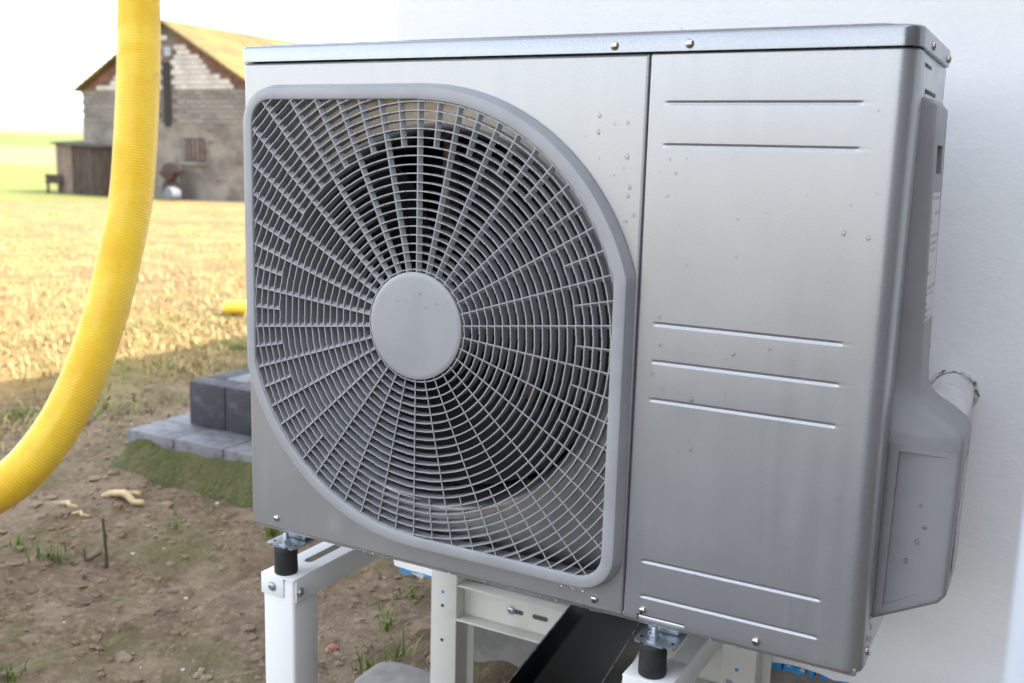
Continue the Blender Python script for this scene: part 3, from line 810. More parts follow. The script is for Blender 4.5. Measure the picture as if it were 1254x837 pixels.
# ------------------------------------------------------------------ stand
stand = thing('support_stand', 'white steel stand of square legs and rails under the silver unit', 'stand', (0.33, 0.2, 0))
def P_(o): return part_at(o, stand)
RT = ZB + RAILZ
def bolt(c, normal, r=0.0055):
    mb = MB(); mb.lathe([(r*1.25, 0), (r*1.25, 0.0008), (r, 0.001), (r*0.96, 0.0028), (r*0.7, 0.0042), (r*0.42, 0.0044), (r*0.36, 0.0022)], (0, 0, 0), 'Z', 18)
    o = mb.build('bolt', M['zinc']); o.rotation_euler = Vector(normal).to_track_quat('Z', 'Y').to_euler(); o.location = c
    o.parent = stand; o.matrix_parent_inverse = Matrix.Translation(-Vector(stand.location)); return o
for (u, half) in ((0.0580, 0.0300), (0.6085, 0.0295)):
    x0, x1 = u-half, u+half; yf = -0.0150; yr = 0.392
    mb = MB(); mb.bbox(x0+0.0022, x1-0.0022, yf+0.0022, yf+0.056, -0.05, RT-0.0028, 0.0045); P_(mb.build('leg', M['white_steel'], angle=50))
    mb = MB(); t = 0.0025; sl = 0.0075
    ya, yb = 0.048, 0.125
    mb.bbox(x0, x1, yf, ya, RT-t, RT, 0.0011)
    mb.box(x0+0.001, u-sl, ya-0.001, yb+0.001, RT-t, RT-0.0001); mb.box(u+sl, x1-0.001, ya-0.001, yb+0.001, RT-t, RT-0.0001)
    mb.bbox(x0, x1, yb, yr, RT-t, RT, 0.0011)
    for k in range(6):   # rounded ends of the slot
        for s_ in (-1, 1):
            a = PI/2*k/6; b_ = PI/2*(k+1)/6
            mb.add([(u+s_*sl, ya-0.0005, RT-0.0001), (u+s_*sl*math.cos(a), ya+sl-sl*math.sin(a), RT-0.0001), (u+s_*sl*math.cos(b_), ya+sl-sl*math.sin(b_), RT-0.0001)], [(0, 1, 2)])
            mb.add([(u+s_*sl, yb+0.0005, RT-0.0001), (u+s_*sl*math.cos(a), yb-sl+sl*math.sin(a), RT-0.0001), (u+s_*sl*math.cos(b_), yb-sl+sl*math.sin(b_), RT-0.0001)], [(0, 1, 2)])
    for xa, xb in ((x0, x0+t), (x1-t, x1)):
        mb.bbox(xa, xb, yf+0.006, yr, RT-0.036, RT-0.0006, 0.0010)
    mb.bbox(x0+0.0005, u+half*0.38, yf, yf+t, RT-0.030, RT-0.0006, 0.0011)
    P_(mb.build('rail', M['white_steel'], angle=40))
    bolt((u-half*0.28, yf-0.0002, RT-0.0165), (0, -1, 0)); bolt((x1, yf+0.014, RT-0.0215), (1, 0, 0))
    # rubber dampers with stud, washer and nut
    for y in (0.0045, DD-0.0045):
        mb = MB(); mb.lathe([(0.0150, 0), (0.0163, 0.0012), (0.0166, 0.006), (0.0160, 0.02), (0.0164, 0.034), (0.0160, 0.0382), (0.0150, 0.0394)], (u+0.0, y, RT), 'Z', 32)
        d = P_(mb.build('rubber_damper', M['rubber'], angle=40))
        z = ZB - 0.0201
        mb = MB(); mb.lathe([(0.0098, -0.0001), (0.0098, 0.0014), (0.004, 0.0015)], (u, y, z), 'Z', 28); q = part_at(mb.build('washer', M['zinc']), stand); q.parent = d; q.matrix_parent_inverse = Matrix.Identity(4)
        mb = MB(); mb.lathe([(0.0064, 0.0013), (0.0068, 0.0020), (0.0068, 0.0066), (0.0060, 0.0074)], (u, y, z), 'Z', 6); q = mb.build('nut', M['zinc'], angle=20); q.parent = d
        pr = [(0.0036, 0.002)] + [(0.0038 if k % 2 else 0.0033, 0.007+0.0006*k) for k in range(14)] + [(0.0028, 0.0160)]
        mb = MB(); mb.lathe(pr, (u, y, z), 'Z', 16); q = mb.build('stud', M['zinc'], angle=20); q.parent = d
# rear uprights bolted to the wall, channel section
for (u, wd) in ((0.0900, 0.062), (0.6165, 0.062)):
    x0, x1 = u-wd/2, u+wd/2; y0, y1 = 0.382, WY+0.004
    mb = MB(); mb.bbox(x0, x1-0.010, y0, y0+0.003, -0.05, RT+0.02, 0.001); mb.bbox(x1-0.0125, x1-0.0095, y0+0.0005, y1, -0.05, RT+0.02, 0.001)
    mb.bbox(x0, x0+0.003, y0+0.0005, y1, -0.05, RT+0.02, 0.001); mb.bbox(x1-0.010, x1+0.004, y1-0.012, y1-0.009, -0.05, RT+0.02, 0.001)
    P_(mb.build('upright', M['cream_steel']))
    for zz in (0.215, 0.15):
        mb = MB(); mb.lathe([(0.0030, -0.0004), (0.0030, 0.002)], (u-0.007, y0, zz - 0.01), 'Y', 14); P_(mb.build('bolt_hole', M['black']))
    mb = MB(); mb.lathe([(0.0030, -0.0006), (0.0030, 0.002)], (u-0.007, y0, 0.2305), 'Y', 14); P_(mb.build('blue_plug', M['blue']))
for zz in (0.205, 0.160): bolt((0.598, 0.3818, zz), (0, -1, 0), 0.006)
# cross channel between the uprights, open to the yard, with slotted holes
mb = MB(); xa, xb = 0.1115, 0.5865; y0, y1 = 0.384, 0.412; zt, zb = ZB-0.2115, ZB-0.2760
mb.bbox(xa, xb, y0, y1, zt-0.003, zt, 0.001); mb.bbox(xa, xb, y0-0.004, y1, zb, zb+0.003, 0.001); mb.bbox(xa, xb, y1-0.003, y1, zb+0.0005, zt-0.0005, 0.001)
cross = P_(mb.build('cross_channel', M['cream_steel']))
for sx in (0.215, 0.262, 0.40, 0.45):
    mb = MB(); ring = []
    for k in range(24):
        a = 2*PI*k/24; ring.append(((0.0105 if math.cos(a) > 0 else -0.0105) + 0.0042*math.cos(a) + sx, 0, 0.0042*math.sin(a) + (zt+zb)/2 - 0.001))
    mb.rings([[(p[0], y1-0.0036, p[2]) for p in ring], [(p[0], y1+0.001, p[2]) for p in ring]], True, True)
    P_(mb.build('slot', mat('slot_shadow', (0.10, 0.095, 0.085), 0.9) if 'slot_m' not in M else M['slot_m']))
bolt((0.206, y1-0.0040, (zt+zb)/2), (0, -1, 0), 0.0065)

# ------------------------------------------------------------------ black channel under the unit
chan = thing('black_channel', 'glossy black metal channel lying under the unit on the cross bar', 'channel', (0.44, 0.0, ZB-0.206))
ang = math.atan2(-0.0315, 0.255)
def ch(x, y, z):   # x across from left lip, y along from the point (0.364, 0.30)
    a = 0.1218
    return (0.364 + x*math.cos(a) - y*math.sin(a), 0.30 + x*math.sin(a) + y*math.cos(a), z)
mb = MB(); wv, t, hz, zb = 0.116, 0.0028, 0.0495, ZB-0.2055
sec = [(0, hz), (0, 0.004), (0.0012, 0.0012), (0.004, 0), (wv-0.004, 0), (wv-0.0012, 0.0012), (wv, 0.004), (wv, hz), (wv-t, hz), (wv-t, 0.006), (wv-t-0.003, t), (t+0.003, t), (t, 0.006), (t, hz)]
mb.rings([[ch(x, y, zb+z) for x, z in sec] for y in (-0.78, -0.4, -0.1, 0.098)], True, True)
part_at(mb.build('channel_body', M['gloss_black'], angle=50), chan)
for xx in (0.0, wv-t):
    mb = MB(); mb.rings([[ch(xx+0.0003, y, zb+hz), ch(xx+t-0.0003, y, zb+hz), ch(xx+t-0.0003, y, zb+hz+0.0006), ch(xx+0.0003, y, zb+hz+0.0006)] for y in (-0.78, 0.098)], True, True)
    part_at(mb.build('worn_lip', M['worn']), chan)
blk = MB(); c0 = ch(wv/2, -0.70, 0); blk.bbox(c0[0]-0.11, c0[0]+0.11, c0[1]-0.06, c0[1]+0.06, -0.05, zb+0.001, 0.006)
tag(blk.build('concrete_block', M['concrete']), 'grey concrete block propping the end of the black channel', 'block')

# ------------------------------------------------------------------ insulated pipe into the wall, broken hole edge
mb = MB(); pth = [(0.8700, 0.120, 0.236), (0.872, 0.20, 0.243), (0.8705, 0.27, 0.2405), (0.8680, 0.34, 0.235), (0.8645, 0.40, 0.2285), (0.8635, 0.455, 0.226)]
fine = []
for i in range(len(pth)-1):
    for k in range(6):
        f = k/6; fine.append(tuple(pth[i][q]*(1-f)+pth[i+1][q]*f + ZB*(q == 2) for q in range(3)))
rad = [0.0262 + 0.0010*math.sin(i*1.3) + 0.0008*random.random() for i in range(len(fine))]
mb.tube(fine, rad, 28)
tag(mb.build('insulated_pipe', M['foil'], angle=80), 'white foil-wrapped pipe entering the plastered wall behind the grey cover', 'pipe')
mb = MB(); rg = []
for rr, yy in ((0.024, 0.012), (0.0275, -0.002), (0.0295, -0.0035), (0.0325, 0.0005), (0.0335, 0.01)):
    rg.append([(0.8635 + (rr+random.uniform(-0.0022, 0.0022))*math.cos(2*PI*k/40), WY + yy + random.uniform(-0.0015, 0.0015), ZB + 0.2262 + (rr+random.uniform(-0.0022, 0.0022))*math.sin(2*PI*k/40)) for k in range(40)])
mb.rings(rg)
part_at(mb.build('broken_hole_rim', M['crumb'], angle=20), house)

# pale plastic post close to the camera
mb = MB(); mb.lathe([(0.017, 0), (0.0175, 0.002), (0.0175, 1.58), (0.015, 1.6)], (0.9905, -0.50, -0.03), 'Z', 32)
tag(mb.build('plastic_post', M['post']), 'slim pale blue plastic post standing apart from the white wall', 'post')

# ------------------------------------------------------------------ yellow hose
hose_px = [(170.2, 0, 2.36), (170, 60, 2.35), (168.5, 120, 2.34), (163.5, 210, 2.33), (158, 260, 2.32), (147, 313, 2.31), (133, 372, 2.29), (112, 437, 2.27), (92, 485, 2.25), (65, 533, 2.23), (28, 578, 2.21), (-12, 606, 2.19), (-60, 628, 2.17), (-120, 645, 2.15)]
cp = [Vector(at_depth(*q)) for q in hose_px]
low = cp[-1]
cp += [Vector((low.x-0.12, low.y-0.09, 0.115)), Vector((low.x-0.30, low.y-0.2, 0.06)), Vector((low.x-0.55, low.y-0.33, 0.05)), Vector((low.x-0.9, low.y-0.40, 0.05))]
t0 = cp[0]
pre = [Vector((-0.02, 1.10, 2.30)), Vector((-0.12, 1.05, 2.305)), Vector((-0.34, 0.96, 2.29)), Vector((-0.60, 0.84, 2.16)), Vector((-0.80, 0.74, 1.95)), Vector((t0.x+0.035, t0.y+0.03, 1.66)), Vector((t0.x+0.006, t0.y+0.008, 1.47))]
cp = pre + cp
def catmull(P, per):
    out = []
    for i in range(len(P)-1):
        a, b, c, d = P[max(i-1, 0)], P[i], P[i+1], P[min(i+2, len(P)-1)]
        for k in range(per):
            t = k/per
            out.append(0.5*((2*b) + (c-a)*t + (2*a-5*b+4*c-d)*t*t + (3*b-a-3*c+d)*t**3))
    out.append(P[-1]); return out
dense = catmull(cp, 60)
L = [0.0]
for i in range(1, len(dense)): L.append(L[-1] + (dense[i]-dense[i-1]).length)
pitch = 0.0062; npts = int(L[-1]/(pitch/4)); path = []; j = 0
for k in range(npts):
    s_ = k*pitch/4
    while L[j+1] < s_: j += 1
    f = (s_-L[j])/max(1e-9, L[j+1]-L[j]); path.append(dense[j].lerp(dense[j+1], f))
rad = [0.0462 + (0.0, 0.0013, 0.0022, 0.0013)[k % 4] for k in range(npts)]
mb = MB(); mb.tube(path, rad, 30)
tag(mb.build('yellow_hose', M['hose'], angle=80), 'long ribbed yellow hose hanging in a bend to the bare soil', 'hose')
# cut length of the same hose on the lawn
q = on_z(279, 386, 0.0); q2 = on_z(345, 396, 0.0)
q = Vector((q[0], q[1], H1(q[0], q[1]) + 0.04)); q2 = Vector((q2[0], q2[1], 0)); q2.z = H1(q2.x, q2.y) + 0.04
dirv = (q2-q); dirv.z = 0; dirv.normalize(); n_ = 260
path = [q + dirv*(0.0016*k) + Vector((0, 0, 0.02*math.sin(k/n_*PI))) for k in range(n_)]
mb = MB(); mb.tube(path, [0.040 + (0.0, 0.0012, 0.002, 0.0012)[k % 4] for k in range(n_)], 24, caps=False)
tag(mb.build('hose_offcut', M['hose'], angle=80), 'short cut piece of yellow hose lying on the sunlit lawn', 'hose')

# ------------------------------------------------------------------ garden steps
steps = thing('garden_steps', 'grey paved steps on a mossy bank beside the house', 'steps', (-0.75, 1.6, 0))
SZ = ZB - 0.33; SX, SY = -1.500, 1.062
mb = MB(); rings = []
for z, o_ in ((-0.06, 0.085), (0.0, 0.062), (0.05, 0.030), (SZ-0.035, 0.008), (SZ-0.019, -0.003)):
    ring = []
    xa, ya, yb = SX - o_*0.9, SY - o_, 2.5
    pl = [(-0.03, ya), (xa + 0.05, ya), (xa + 0.015, ya+0.015), (xa, ya+0.05), (xa, yb), (-0.03, yb)]
    for i in range(len(pl)):
        a, b = pl[i], pl[(i+1) % len(pl)]; nn = 40 if i in (0, 3) else 3
        for k in range(nn):
            f = k/nn; jx = random.uniform(-1, 1)*0.006 + 0.012*math.sin(9*(a[0]+(b[0]-a[0])*f)); 
            ring.append((a[0]+(b[0]-a[0])*f + (jx if i == 3 else 0), a[1]+(b[1]-a[1])*f + (jx if i == 0 else 0), z + random.uniform(-1, 1)*0.003))
    rings.append(ring)
mb.rings(rings, True, True)
part_at(mb.build('mossy_bank', M['mound'], angle=70), steps)
def paver_mesh(nm, lx, ly, lz, mt):
    b = MB(); b.bbox(-lx/2, lx/2, -ly/2, ly/2, -lz, 0, 0.004)
    o = b.build(nm, mt); me = o.data; bpy.data.objects.remove(o); return me
slab = paver_mesh('paving_slab', 0.196, 0.136, 0.040, M['paver'])
y = SY + 0.068
r_i = 0
while y < 2.4:
    x = SX + 0.098 + (0.0 if r_i % 2 == 0 else -0.0)
    off = 0
    x += off
    if off: link_mesh('paving_slab', slab, None, (0, 0, 0)).parent = steps; o = bpy.data.objects[-1] if False else None
    while x < -0.12:
        o = link_mesh('paving_slab', slab, steps, (x + 0.75, y - 1.6, SZ + random.uniform(-0.0015, 0.0015))); x += 0.2
    y += 0.14; r_i += 1
for o in [o for o in bpy.data.objects if o.name.startswith('paving_slab') and o.location.length == 0]: bpy.data.objects.remove(o)
BX, BY, BH = -1.375, 1.200, 0.140
blockm = paver_mesh('step_block', 0.149, 0.075, BH-0.0, M['paver_dark'])
x = BX + 0.0745
while x < -0.12:
    link_mesh('step_block', blockm, steps, (x + 0.75, BY + 0.0375 - 1.6, SZ + BH + 0.002)); x += 0.151
blocks = paver_mesh('step_block', 0.075, 0.149, BH, M['paver_dark'])
y = BY + 0.077 + 0.0745
while y < 2.35:
    link_mesh('step_block', blocks, steps, (BX + 0.0375 + 0.75, y - 1.6, SZ + BH + 0.002)); y += 0.151
mb = MB(); mb.box(BX+0.075, -0.03, BY+0.075, 2.35, SZ-0.01, SZ+BH-0.02); part_at(mb.build('step_fill', M['concrete'], smooth=False), steps)
topm = paver_mesh('paving_slab', 0.147, 0.196, 0.035, M['paver'])
y = BY + 0.077 + 0.10
while y < 2.3:
    x = BX + 0.077 + 0.0755
    while x < -0.10:
        link_mesh('paving_slab', topm, steps, (x + 0.75, y - 1.6, SZ + BH + 0.0035 + random.uniform(0, 0.002))); x += 0.151
    y += 0.2

# ------------------------------------------------------------------ small things on the ground
def on_ground(px, py):
    z = 0.0
    for _ in range(6):
        p = on_z(px, py, z); z = H1(p[0], p[1])
    return Vector((p[0], p[1], z))
# twig standing in the soil
b = on_ground(130, 696); mb = MB()
mb.tube([b + Vector((0.0, 0, -0.03)), b + Vector((0.002, 0, 0.03)), b + Vector((0.0, 0, 0.075)), b + Vector((-0.004, 0, 0.125))], [0.0042, 0.004, 0.0036, 0.003], 8)
mb.tube([b + Vector((0.001, 0, 0.075)), b + Vector((0.010, -0.004, 0.082)), b + Vector((0.012, -0.005, 0.09))], [0.003, 0.0025, 0.002], 6)
tag(mb.build('twig', M['twig']), 'thin dark twig standing upright in the bare soil', 'twig')
b = on_ground(112, 690); mb = MB()
mb.tube([b + Vector((-0.045, 0.01, 0.012)), b + Vector((-0.02, 0, 0.006)), b + Vector((0.0, 0, 0.012)), b + Vector((0.025, 0.012, 0.03))], [0.003, 0.0045, 0.005, 0.003], 7)
mb.tube([b + Vector((-0.02, 0, 0.006)), b + Vector((-0.03, 0.004, 0.03))], [0.004, 0.002], 6)
tag(mb.build('broken_twig', M['twig']), 'dark broken twig lying beside the upright one', 'twig')
b = on_ground(150, 612); mb = MB()
mb.tube([b + Vector((-0.07, -0.01, 0.008)), b + Vector((-0.05, 0.0, 0.018)), b + Vector((-0.01, 0.015, 0.022)), b + Vector((0.02, 0.005, 0.020)), b + Vector((0.045, 0.0, 0.010)), b + Vector((0.075, 0.01, 0.012))], [0.006, 0.009, 0.010, 0.009, 0.009, 0.007], 8)
mb.tube([b + Vector((0.0, 0.012, 0.02)), b + Vector((0.015, 0.03, 0.022)), b + Vector((0.035, 0.032, 0.024))], [0.009, 0.008, 0.006], 8)
tag(mb.build('dry_root', M['dry']), 'pale forked dry root lying on soil before the mossy bank', 'root')
for (px, py, s_) in ((80, 622, 1.0), (96, 634, 0.8)):
    b = on_ground(px, py); mb = MB()
    mb.tube([b + Vector((-0.03*s_, 0, 0.006)), b + Vector((0, 0.008, 0.014)), b + Vector((0.02*s_, 0.0, 0.010)), b + Vector((0.035*s_, 0.012, 0.006))], [0.003, 0.006*s_, 0.006*s_, 0.003], 7)
    tag(mb.build('wood_chip', M['dry']), ('pale curled wood chip lying on soil near the dry root' if s_ == 1.0 else 'smaller pale wood chip beside the curled one on soil'), 'wood chip')
# half-buried footing slab below the unit
mb = MB(); ring = []
b = on_ground(484, 838)
for z, g_ in ((-0.10, 1.10), (0.012, 1.04), (0.020, 0.98), (0.024, 0.90)):
    ring.append([(b.x + 0.03 + g_*(0.085*math.copysign(abs(math.cos(a))**0.45, math.cos(a))) + random.uniform(-.002, .002), b.y - 0.015 + g_*(0.055*math.copysign(abs(math.sin(a))**0.45, math.sin(a))) + random.uniform(-.002, .002), b.z + z) for a in [2*PI*k/36 for k in range(36)]])
mb.rings(ring, True, True)
tag(mb.build('footing_slab', M['concrete'], angle=60), 'worn grey concrete slab half buried by the rear stand post', 'slab')
b = on_ground(408, 795); bm = bmesh.new(); bmesh.ops.create_icosphere(bm, subdivisions=1, radius=0.011)
for v in bm.verts: v.co = Vector((v.co.x*1.2*random.uniform(.8, 1.2), v.co.y*random.uniform(.8, 1.1), v.co.z*0.6)) + b + Vector((0, 0, 0.004))
mb = MB(); mb.from_bm(bm)
tag(mb.build('brick_chip', mat('brick_chip', (0.36, 0.14, 0.11), 0.9)), 'small red brick chip on the soil behind the white leg', 'brick chip')

# grass tufts
def tuft(px, py, n, hmax, label, spread=0.03):
    b = on_ground(px, py); a = rng.uniform(0, 2*PI, n); r = np.abs(rng.normal(0, spread*0.5, n))
    o = blades('grass_patch' if spread >= 0.09 else 'grass_tuft', b.x + r*np.cos(a), b.y + r*np.sin(a), hmax*0.35, hmax, (0.1, 1.1), M['green'], 0.0017)
    return tag(o, label, 'grass', kind='stuff' if spread >= 0.09 else None)
tuft(474, 772, 16, 0.10, 'tall green grass tuft on soil beside the rear stand post', 0.02)
tuft(452, 826, 18, 0.07, 'green grass tuft beside the half buried slab')
tuft(485, 806, 16, 0.08, 'green grass sprout rising behind the half buried slab', 0.04)
tuft(505, 732, 45, 0.035, 'low flat green grass patch below the wall corner', 0.10)
tuft(336, 655, 60, 0.07, 'green grass tuft at the foot of the mossy bank under the unit', 0.07)
tuft(62, 682, 46, 0.055, 'green grass tuft left of the upright twig', 0.06)
tuft(215, 648, 22, 0.035, 'tiny green sprouts on soil before the mossy bank', 0.035)
tuft(20, 670, 20, 0.05, 'sparse green grass shoots on soil under the yellow hose', 0.06)
tuft(10, 832, 26, 0.05, 'green grass tuft on bare soil farthest from the stand legs', 0.03)

tuft(288, 428, 260, 0.05, 'leafy green grass patch at the lawn edge behind the paved steps', 0.22)
tuft(25, 512, 300, 0.04, 'wide low green grass patch in shade behind the yellow hose', 0.26)
tuft(205, 490, 160, 0.03, 'thin green grass patch left of the dark step blocks', 0.20)
tuft(75, 540, 140, 0.03, 'small green grass patch under the bend of the yellow hose', 0.14)
# soil crumbs and pale pebbles
def crumbs(name, n, smin, smax, matl, region):
    bm = bmesh.new(); bmesh.ops.create_icosphere(bm, subdivisions=1, radius=1.0); bm.verts.index_update()
    bv = np.array([v.co[:] for v in bm.verts]); bf = np.array([[v.index for v in f.verts] for f in bm.faces]); bm.free()
    x = rng.uniform(region[0], region[1], n); y = rng.uniform(region[2], region[3], n); s_ = smin*(smax/smin)**(rng.random(n)**2.2)
    z = hgt(x, y); k = len(bv)
    V = bv[None]*s_[:, None, None]*rng.uniform(0.6, 1.25, (n, k, 1))*np.array([1.2, 1, 0.7])
    V += np.stack([x, y, z + 0.1*s_], -1)[:, None]
    F = (bf[None] + (np.arange(n)*k)[:, None, None]).reshape(-1, 3)
    mh = bpy.data.meshes.new(name); mh.from_pydata(V.reshape(-1, 3).tolist(), [], F.tolist()); mh.materials.append(matl)
    o = bpy.data.objects.new(name, mh); COL.objects.link(o); o['kind'] = 'stuff'; return o
tag(crumbs('soil_crumbs', 11000, 0.0016, 0.012, M['pebble'], (-2.4, 0.75, -0.3, 2.2)), 'loose brown crumbs of soil scattered over bare ground', 'soil')
tag(crumbs('soil_clods', 700, 0.008, 0.024, M['pebble'], (-2.4, 0.75, -0.3, 2.2)), 'brown clods of earth lying on the bare soil', 'soil')
tag(crumbs('pale_pebbles', 260, 0.0018, 0.0065, M['pebble_pale'], (-2.4, 0.6, -0.3, 2.0)), 'pale small pebbles scattered over the bare soil', 'pebbles')

n = 900
x = rng.uniform(-2.6, 0.6, n); y = rng.uniform(-0.3, 2.6, n)
lit = blades('dry_litter', x, y, 0.012, 0.055, (1.3, 1.54), M['pebble'], 0.0011, 0.004)
tag(lit, 'dry straw bits scattered over the bare soil', 'litter', kind='stuff')
# lawn blades
n = 60000
th_ = rng.uniform(R(12), R(100), n); sr = 1.9 + 26*rng.random(n)**1.7
x = -sr*np.sin(th_); y = 0.5 + sr*np.cos(th_)
keep = ((vnoise(x*1.1, y*1.1, 21)*1.5 + vnoise(x*3.7, y*3.7, 22)) + np.clip((-x - 2.2)*0.9, -0.6, 0.5) > rng.uniform(-0.55, 0.35, n)) & (x < -1.7)
lawn = blades('lawn_grass', x[keep], y[keep], 0.03, 0.085, (0.5, 1.45), M['straw'], 0.0035)
tag(lawn, 'dry straw coloured grass of the sunlit lawn', 'grass', kind='stuff')
n = 30000
x = rng.uniform(-3.6, -0.2, n); y = rng.uniform(0.3, 4.6, n)
pt = vnoise(x*2.3, y*2.3, 31) + 0.6*vnoise(x*6, y*6, 32)
keep = (pt > 0.10 + 0.24*np.clip((x + 2.0), -0.6, 1)) & ~((x > -1.62) & (y > 0.95) & (y < 2.6))
mg = blades('short_grass', x[keep], y[keep], 0.010, 0.040, (0.2, 1.3), M['mossgrass'], 0.002)
tag(mg, 'short green grass patches growing in the shaded soil', 'grass', kind='stuff')

# ------------------------------------------------------------------ barn
BYF = 25.0; bl, br = -31.35, -22.75; bz0 = -1.0; zE = ZB + 2.52; zA = ZB + 4.80; xm = -27.05
barn = thing('barn', 'old block and brick barn with pale gable and mossy tiled roof', 'barn', (xm, BYF + 6, -0.75))
def BP(o): return part_at(o, barn)
mb = MB(); mb.box(bl, br, BYF+0.02, BYF+13, bz0, zE-1.13); BP(mb.build('stone_wall', M['rubble'], smooth=False))
mb = MB(); mb.box(bl+0.02, br-0.02, BYF+0.05, BYF+12.98, zE-1.13, zE)
mb.add([(bl+0.02, BYF+0.05, zE), (br-0.02, BYF+0.05, zE), (xm, BYF+0.05, zA-0.12), (bl+0.02, BYF+12.98, zE), (br-0.02, BYF+12.98, zE), (xm, BYF+12.98, zA-0.12)], [(0,1,2),(3,5,4),(0,2,5,3),(1,4,5,2)])
gable = BP(mb.build('gable_wall', M['mortar'], smooth=False))
def slope_z(x): return zE + (zA-zE)*(1-abs(x-xm)/((br-bl)/2))
rf = MB()
for sgn in (-1, 1):
    xe = xm + sgn*((br-bl)/2 + 0.10); ze = zE - 0.10*(zA-zE)/((br-bl)/2)
    ya, yb = BYF-0.25, BYF+13.3
    a, b_ = (xm, zA), (xe, ze)
    rf.add([(a[0], ya, a[1]), (b_[0], ya, b_[1]), (b_[0], yb, b_[1]), (a[0], yb, a[1]), (a[0], ya, a[1]+0.07), (b_[0], ya, b_[1]+0.07), (b_[0], yb, b_[1]+0.07), (a[0], yb, a[1]+0.07)],
           [(0,1,2,3),(4,7,6,5),(0,4,5,1),(1,5,6,2),(2,6,7,3)])
    for k in range(1, 17):   # courses of tiles
        f = k/17; X = a[0]+(b_[0]-a[0])*f; Z = a[1]+(b_[1]-a[1])*f + 0.07; w_ = 0.27*sgn; dz = (b_[1]-a[1])/17
        rf.add([(X-w_, ya+0.01, Z - dz + 0.002), (X, ya+0.01, Z+0.035), (X, yb-0.01, Z+0.035), (X-w_, yb-0.01, Z-dz+0.002), (X, ya+0.01, Z-0.02), (X, yb-0.01, Z-0.02)], [(0,1,2,3),(1,4,5,2)])
BP(rf.build('roof', M['roof'], smooth=False))
wb = MB(); wb.bbox(-0.145, 0.145, 0, 0.06, 0, 0.152, 0.012)
tmp = wb.build('block', M['block_white'], smooth=False); white_me = tmp.data; bpy.data.objects.remove(tmp)
gb = MB(); gb.bbox(-0.195, 0.195, 0, 0.06, 0, 0.148, 0.012)
tmp = gb.build('block', M['block_grey'], smooth=False); grey_me = tmp.data; bpy.data.objects.remove(tmp)
rb = MB(); rb.bbox(-0.12, 0.12, 0, 0.07, 0, 0.072, 0.006)
tmp = rb.build('brick', M['brick_red'], smooth=False); red_me = tmp.data; bpy.data.objects.remove(tmp)
openings = [(-27.16, -26.78, 1.2, 4.2), (-27.1, -26.6, ZB+3.55, ZB+4.05)]
def free(x, z, w_, h):
    return all(not (x + w_ > o[0] and x - w_ < o[1] and z + h > o[2] and z < o[3]) for o in openings)
gl = gable
def sub(name, me_, x, y, z, rz=0):
    o = bpy.data.objects.new(name, me_); COL.objects.link(o); o.parent = gl
    o.location = (x, y, z); o.scale = (random.uniform(0.97, 1.0), 1, random.uniform(0.96, 1.0)); return o
z = zE; r_i = 0
while z < zA - 0.5:
    hw = (br-bl)/2*(1-(z+0.165-zE)/(zA-zE)) - (0.66 if z < zE + 0.7 else 0.42)
    x = xm - hw + 0.145 - (0.15 if r_i % 2 else 0)*0
    x0_ = xm - math.floor(hw/0.302)*0.302 + (0.151 if r_i % 2 else 0)
    x = x0_
    while x < xm + hw - 0.14:
        if free(x, z, 0.145, 0.155): sub('block', white_me, x, BYF + random.uniform(-0.012, 0.004), z + 0.005)
        x += 0.302
    # red bricks stepping along the verge
    for sg in (-1, 1):
        for q_ in range(2):
            zz = z + q_*0.083; hv_ = (br-bl)/2*(1-(zz+0.08-zE)/(zA-zE))
            for k in range(3 if z < zE + 0.7 else 2):
                xx = xm + sg*(hv_ - 0.13 - 0.25*k)
                if hv_ > 0.3: sub('brick', red_me, xx, BYF + random.uniform(-0.01, 0.005), zz + 0.004)
    z += 0.166; r_i += 1
z = zE - 0.165; r_i = 0
while z > zE - 1.15:
    x = bl + 0.2 + (0.2 if r_i % 2 else 0)
    while x < br - 0.15:
        if free(x, z, 0.195, 0.15): sub('block', grey_me, x, BYF + random.uniform(-0.014, 0.008), z + 0.004)
        x += 0.405
    z -= 0.161; r_i += 1
# openings
def open_box(name, x0, x1, z0, z1, mt, y=BYF-0.01):
    mb = MB(); mb.box(x0, x1, y, y+0.05, z0, z1); return BP(mb.build(name, mt, smooth=False))
open_box('door_slit', -27.14, -26.82, 1.72, 3.9, M['hole'], BYF+0.0)
o = open_box('window', -27.08, -26.66, ZB+3.6, ZB+4.0, M['old_wood_pale'])
mb = MB(); mb.box(-27.02, -26.72, BYF-0.02, BYF+0.0, ZB+3.65, ZB+3.95); pn = mb.build('pane', M['pane'], smooth=False); pn.parent = o; 
pA = on_y(224, 198, BYF); pB = on_y(250, 170, BYF)
o = open_box('window', pA[0], pB[0], pA[2], pB[2], M['hole'], BYF-0.005)
for k in range(5):
    mb = MB(); xx = pA[0] + (pB[0]-pA[0])*(k+0.5)/5; mb.box(xx-0.05, xx+0.05, BYF-0.025, BYF-0.0, pA[2]+0.05, pB[2]-0.04); pn = mb.build('slat', M['old_wood_pale'], smooth=False); pn.parent = o
mb = MB(); mb.bbox(pA[0]-0.12, pB[0]+0.12, BYF-0.07, BYF+0.03, pA[2]-0.13, pA[2]+0.0, 0.02); pn = mb.build('sill', M['rubble']); pn.parent = o
for (px, py) in ((256, 160), (257, 176), (251, 186), (266, 222), (293, 200)):
    c = on_y(px, py, BYF); sub('brick', red_me, c[0], BYF-0.03, c[2])

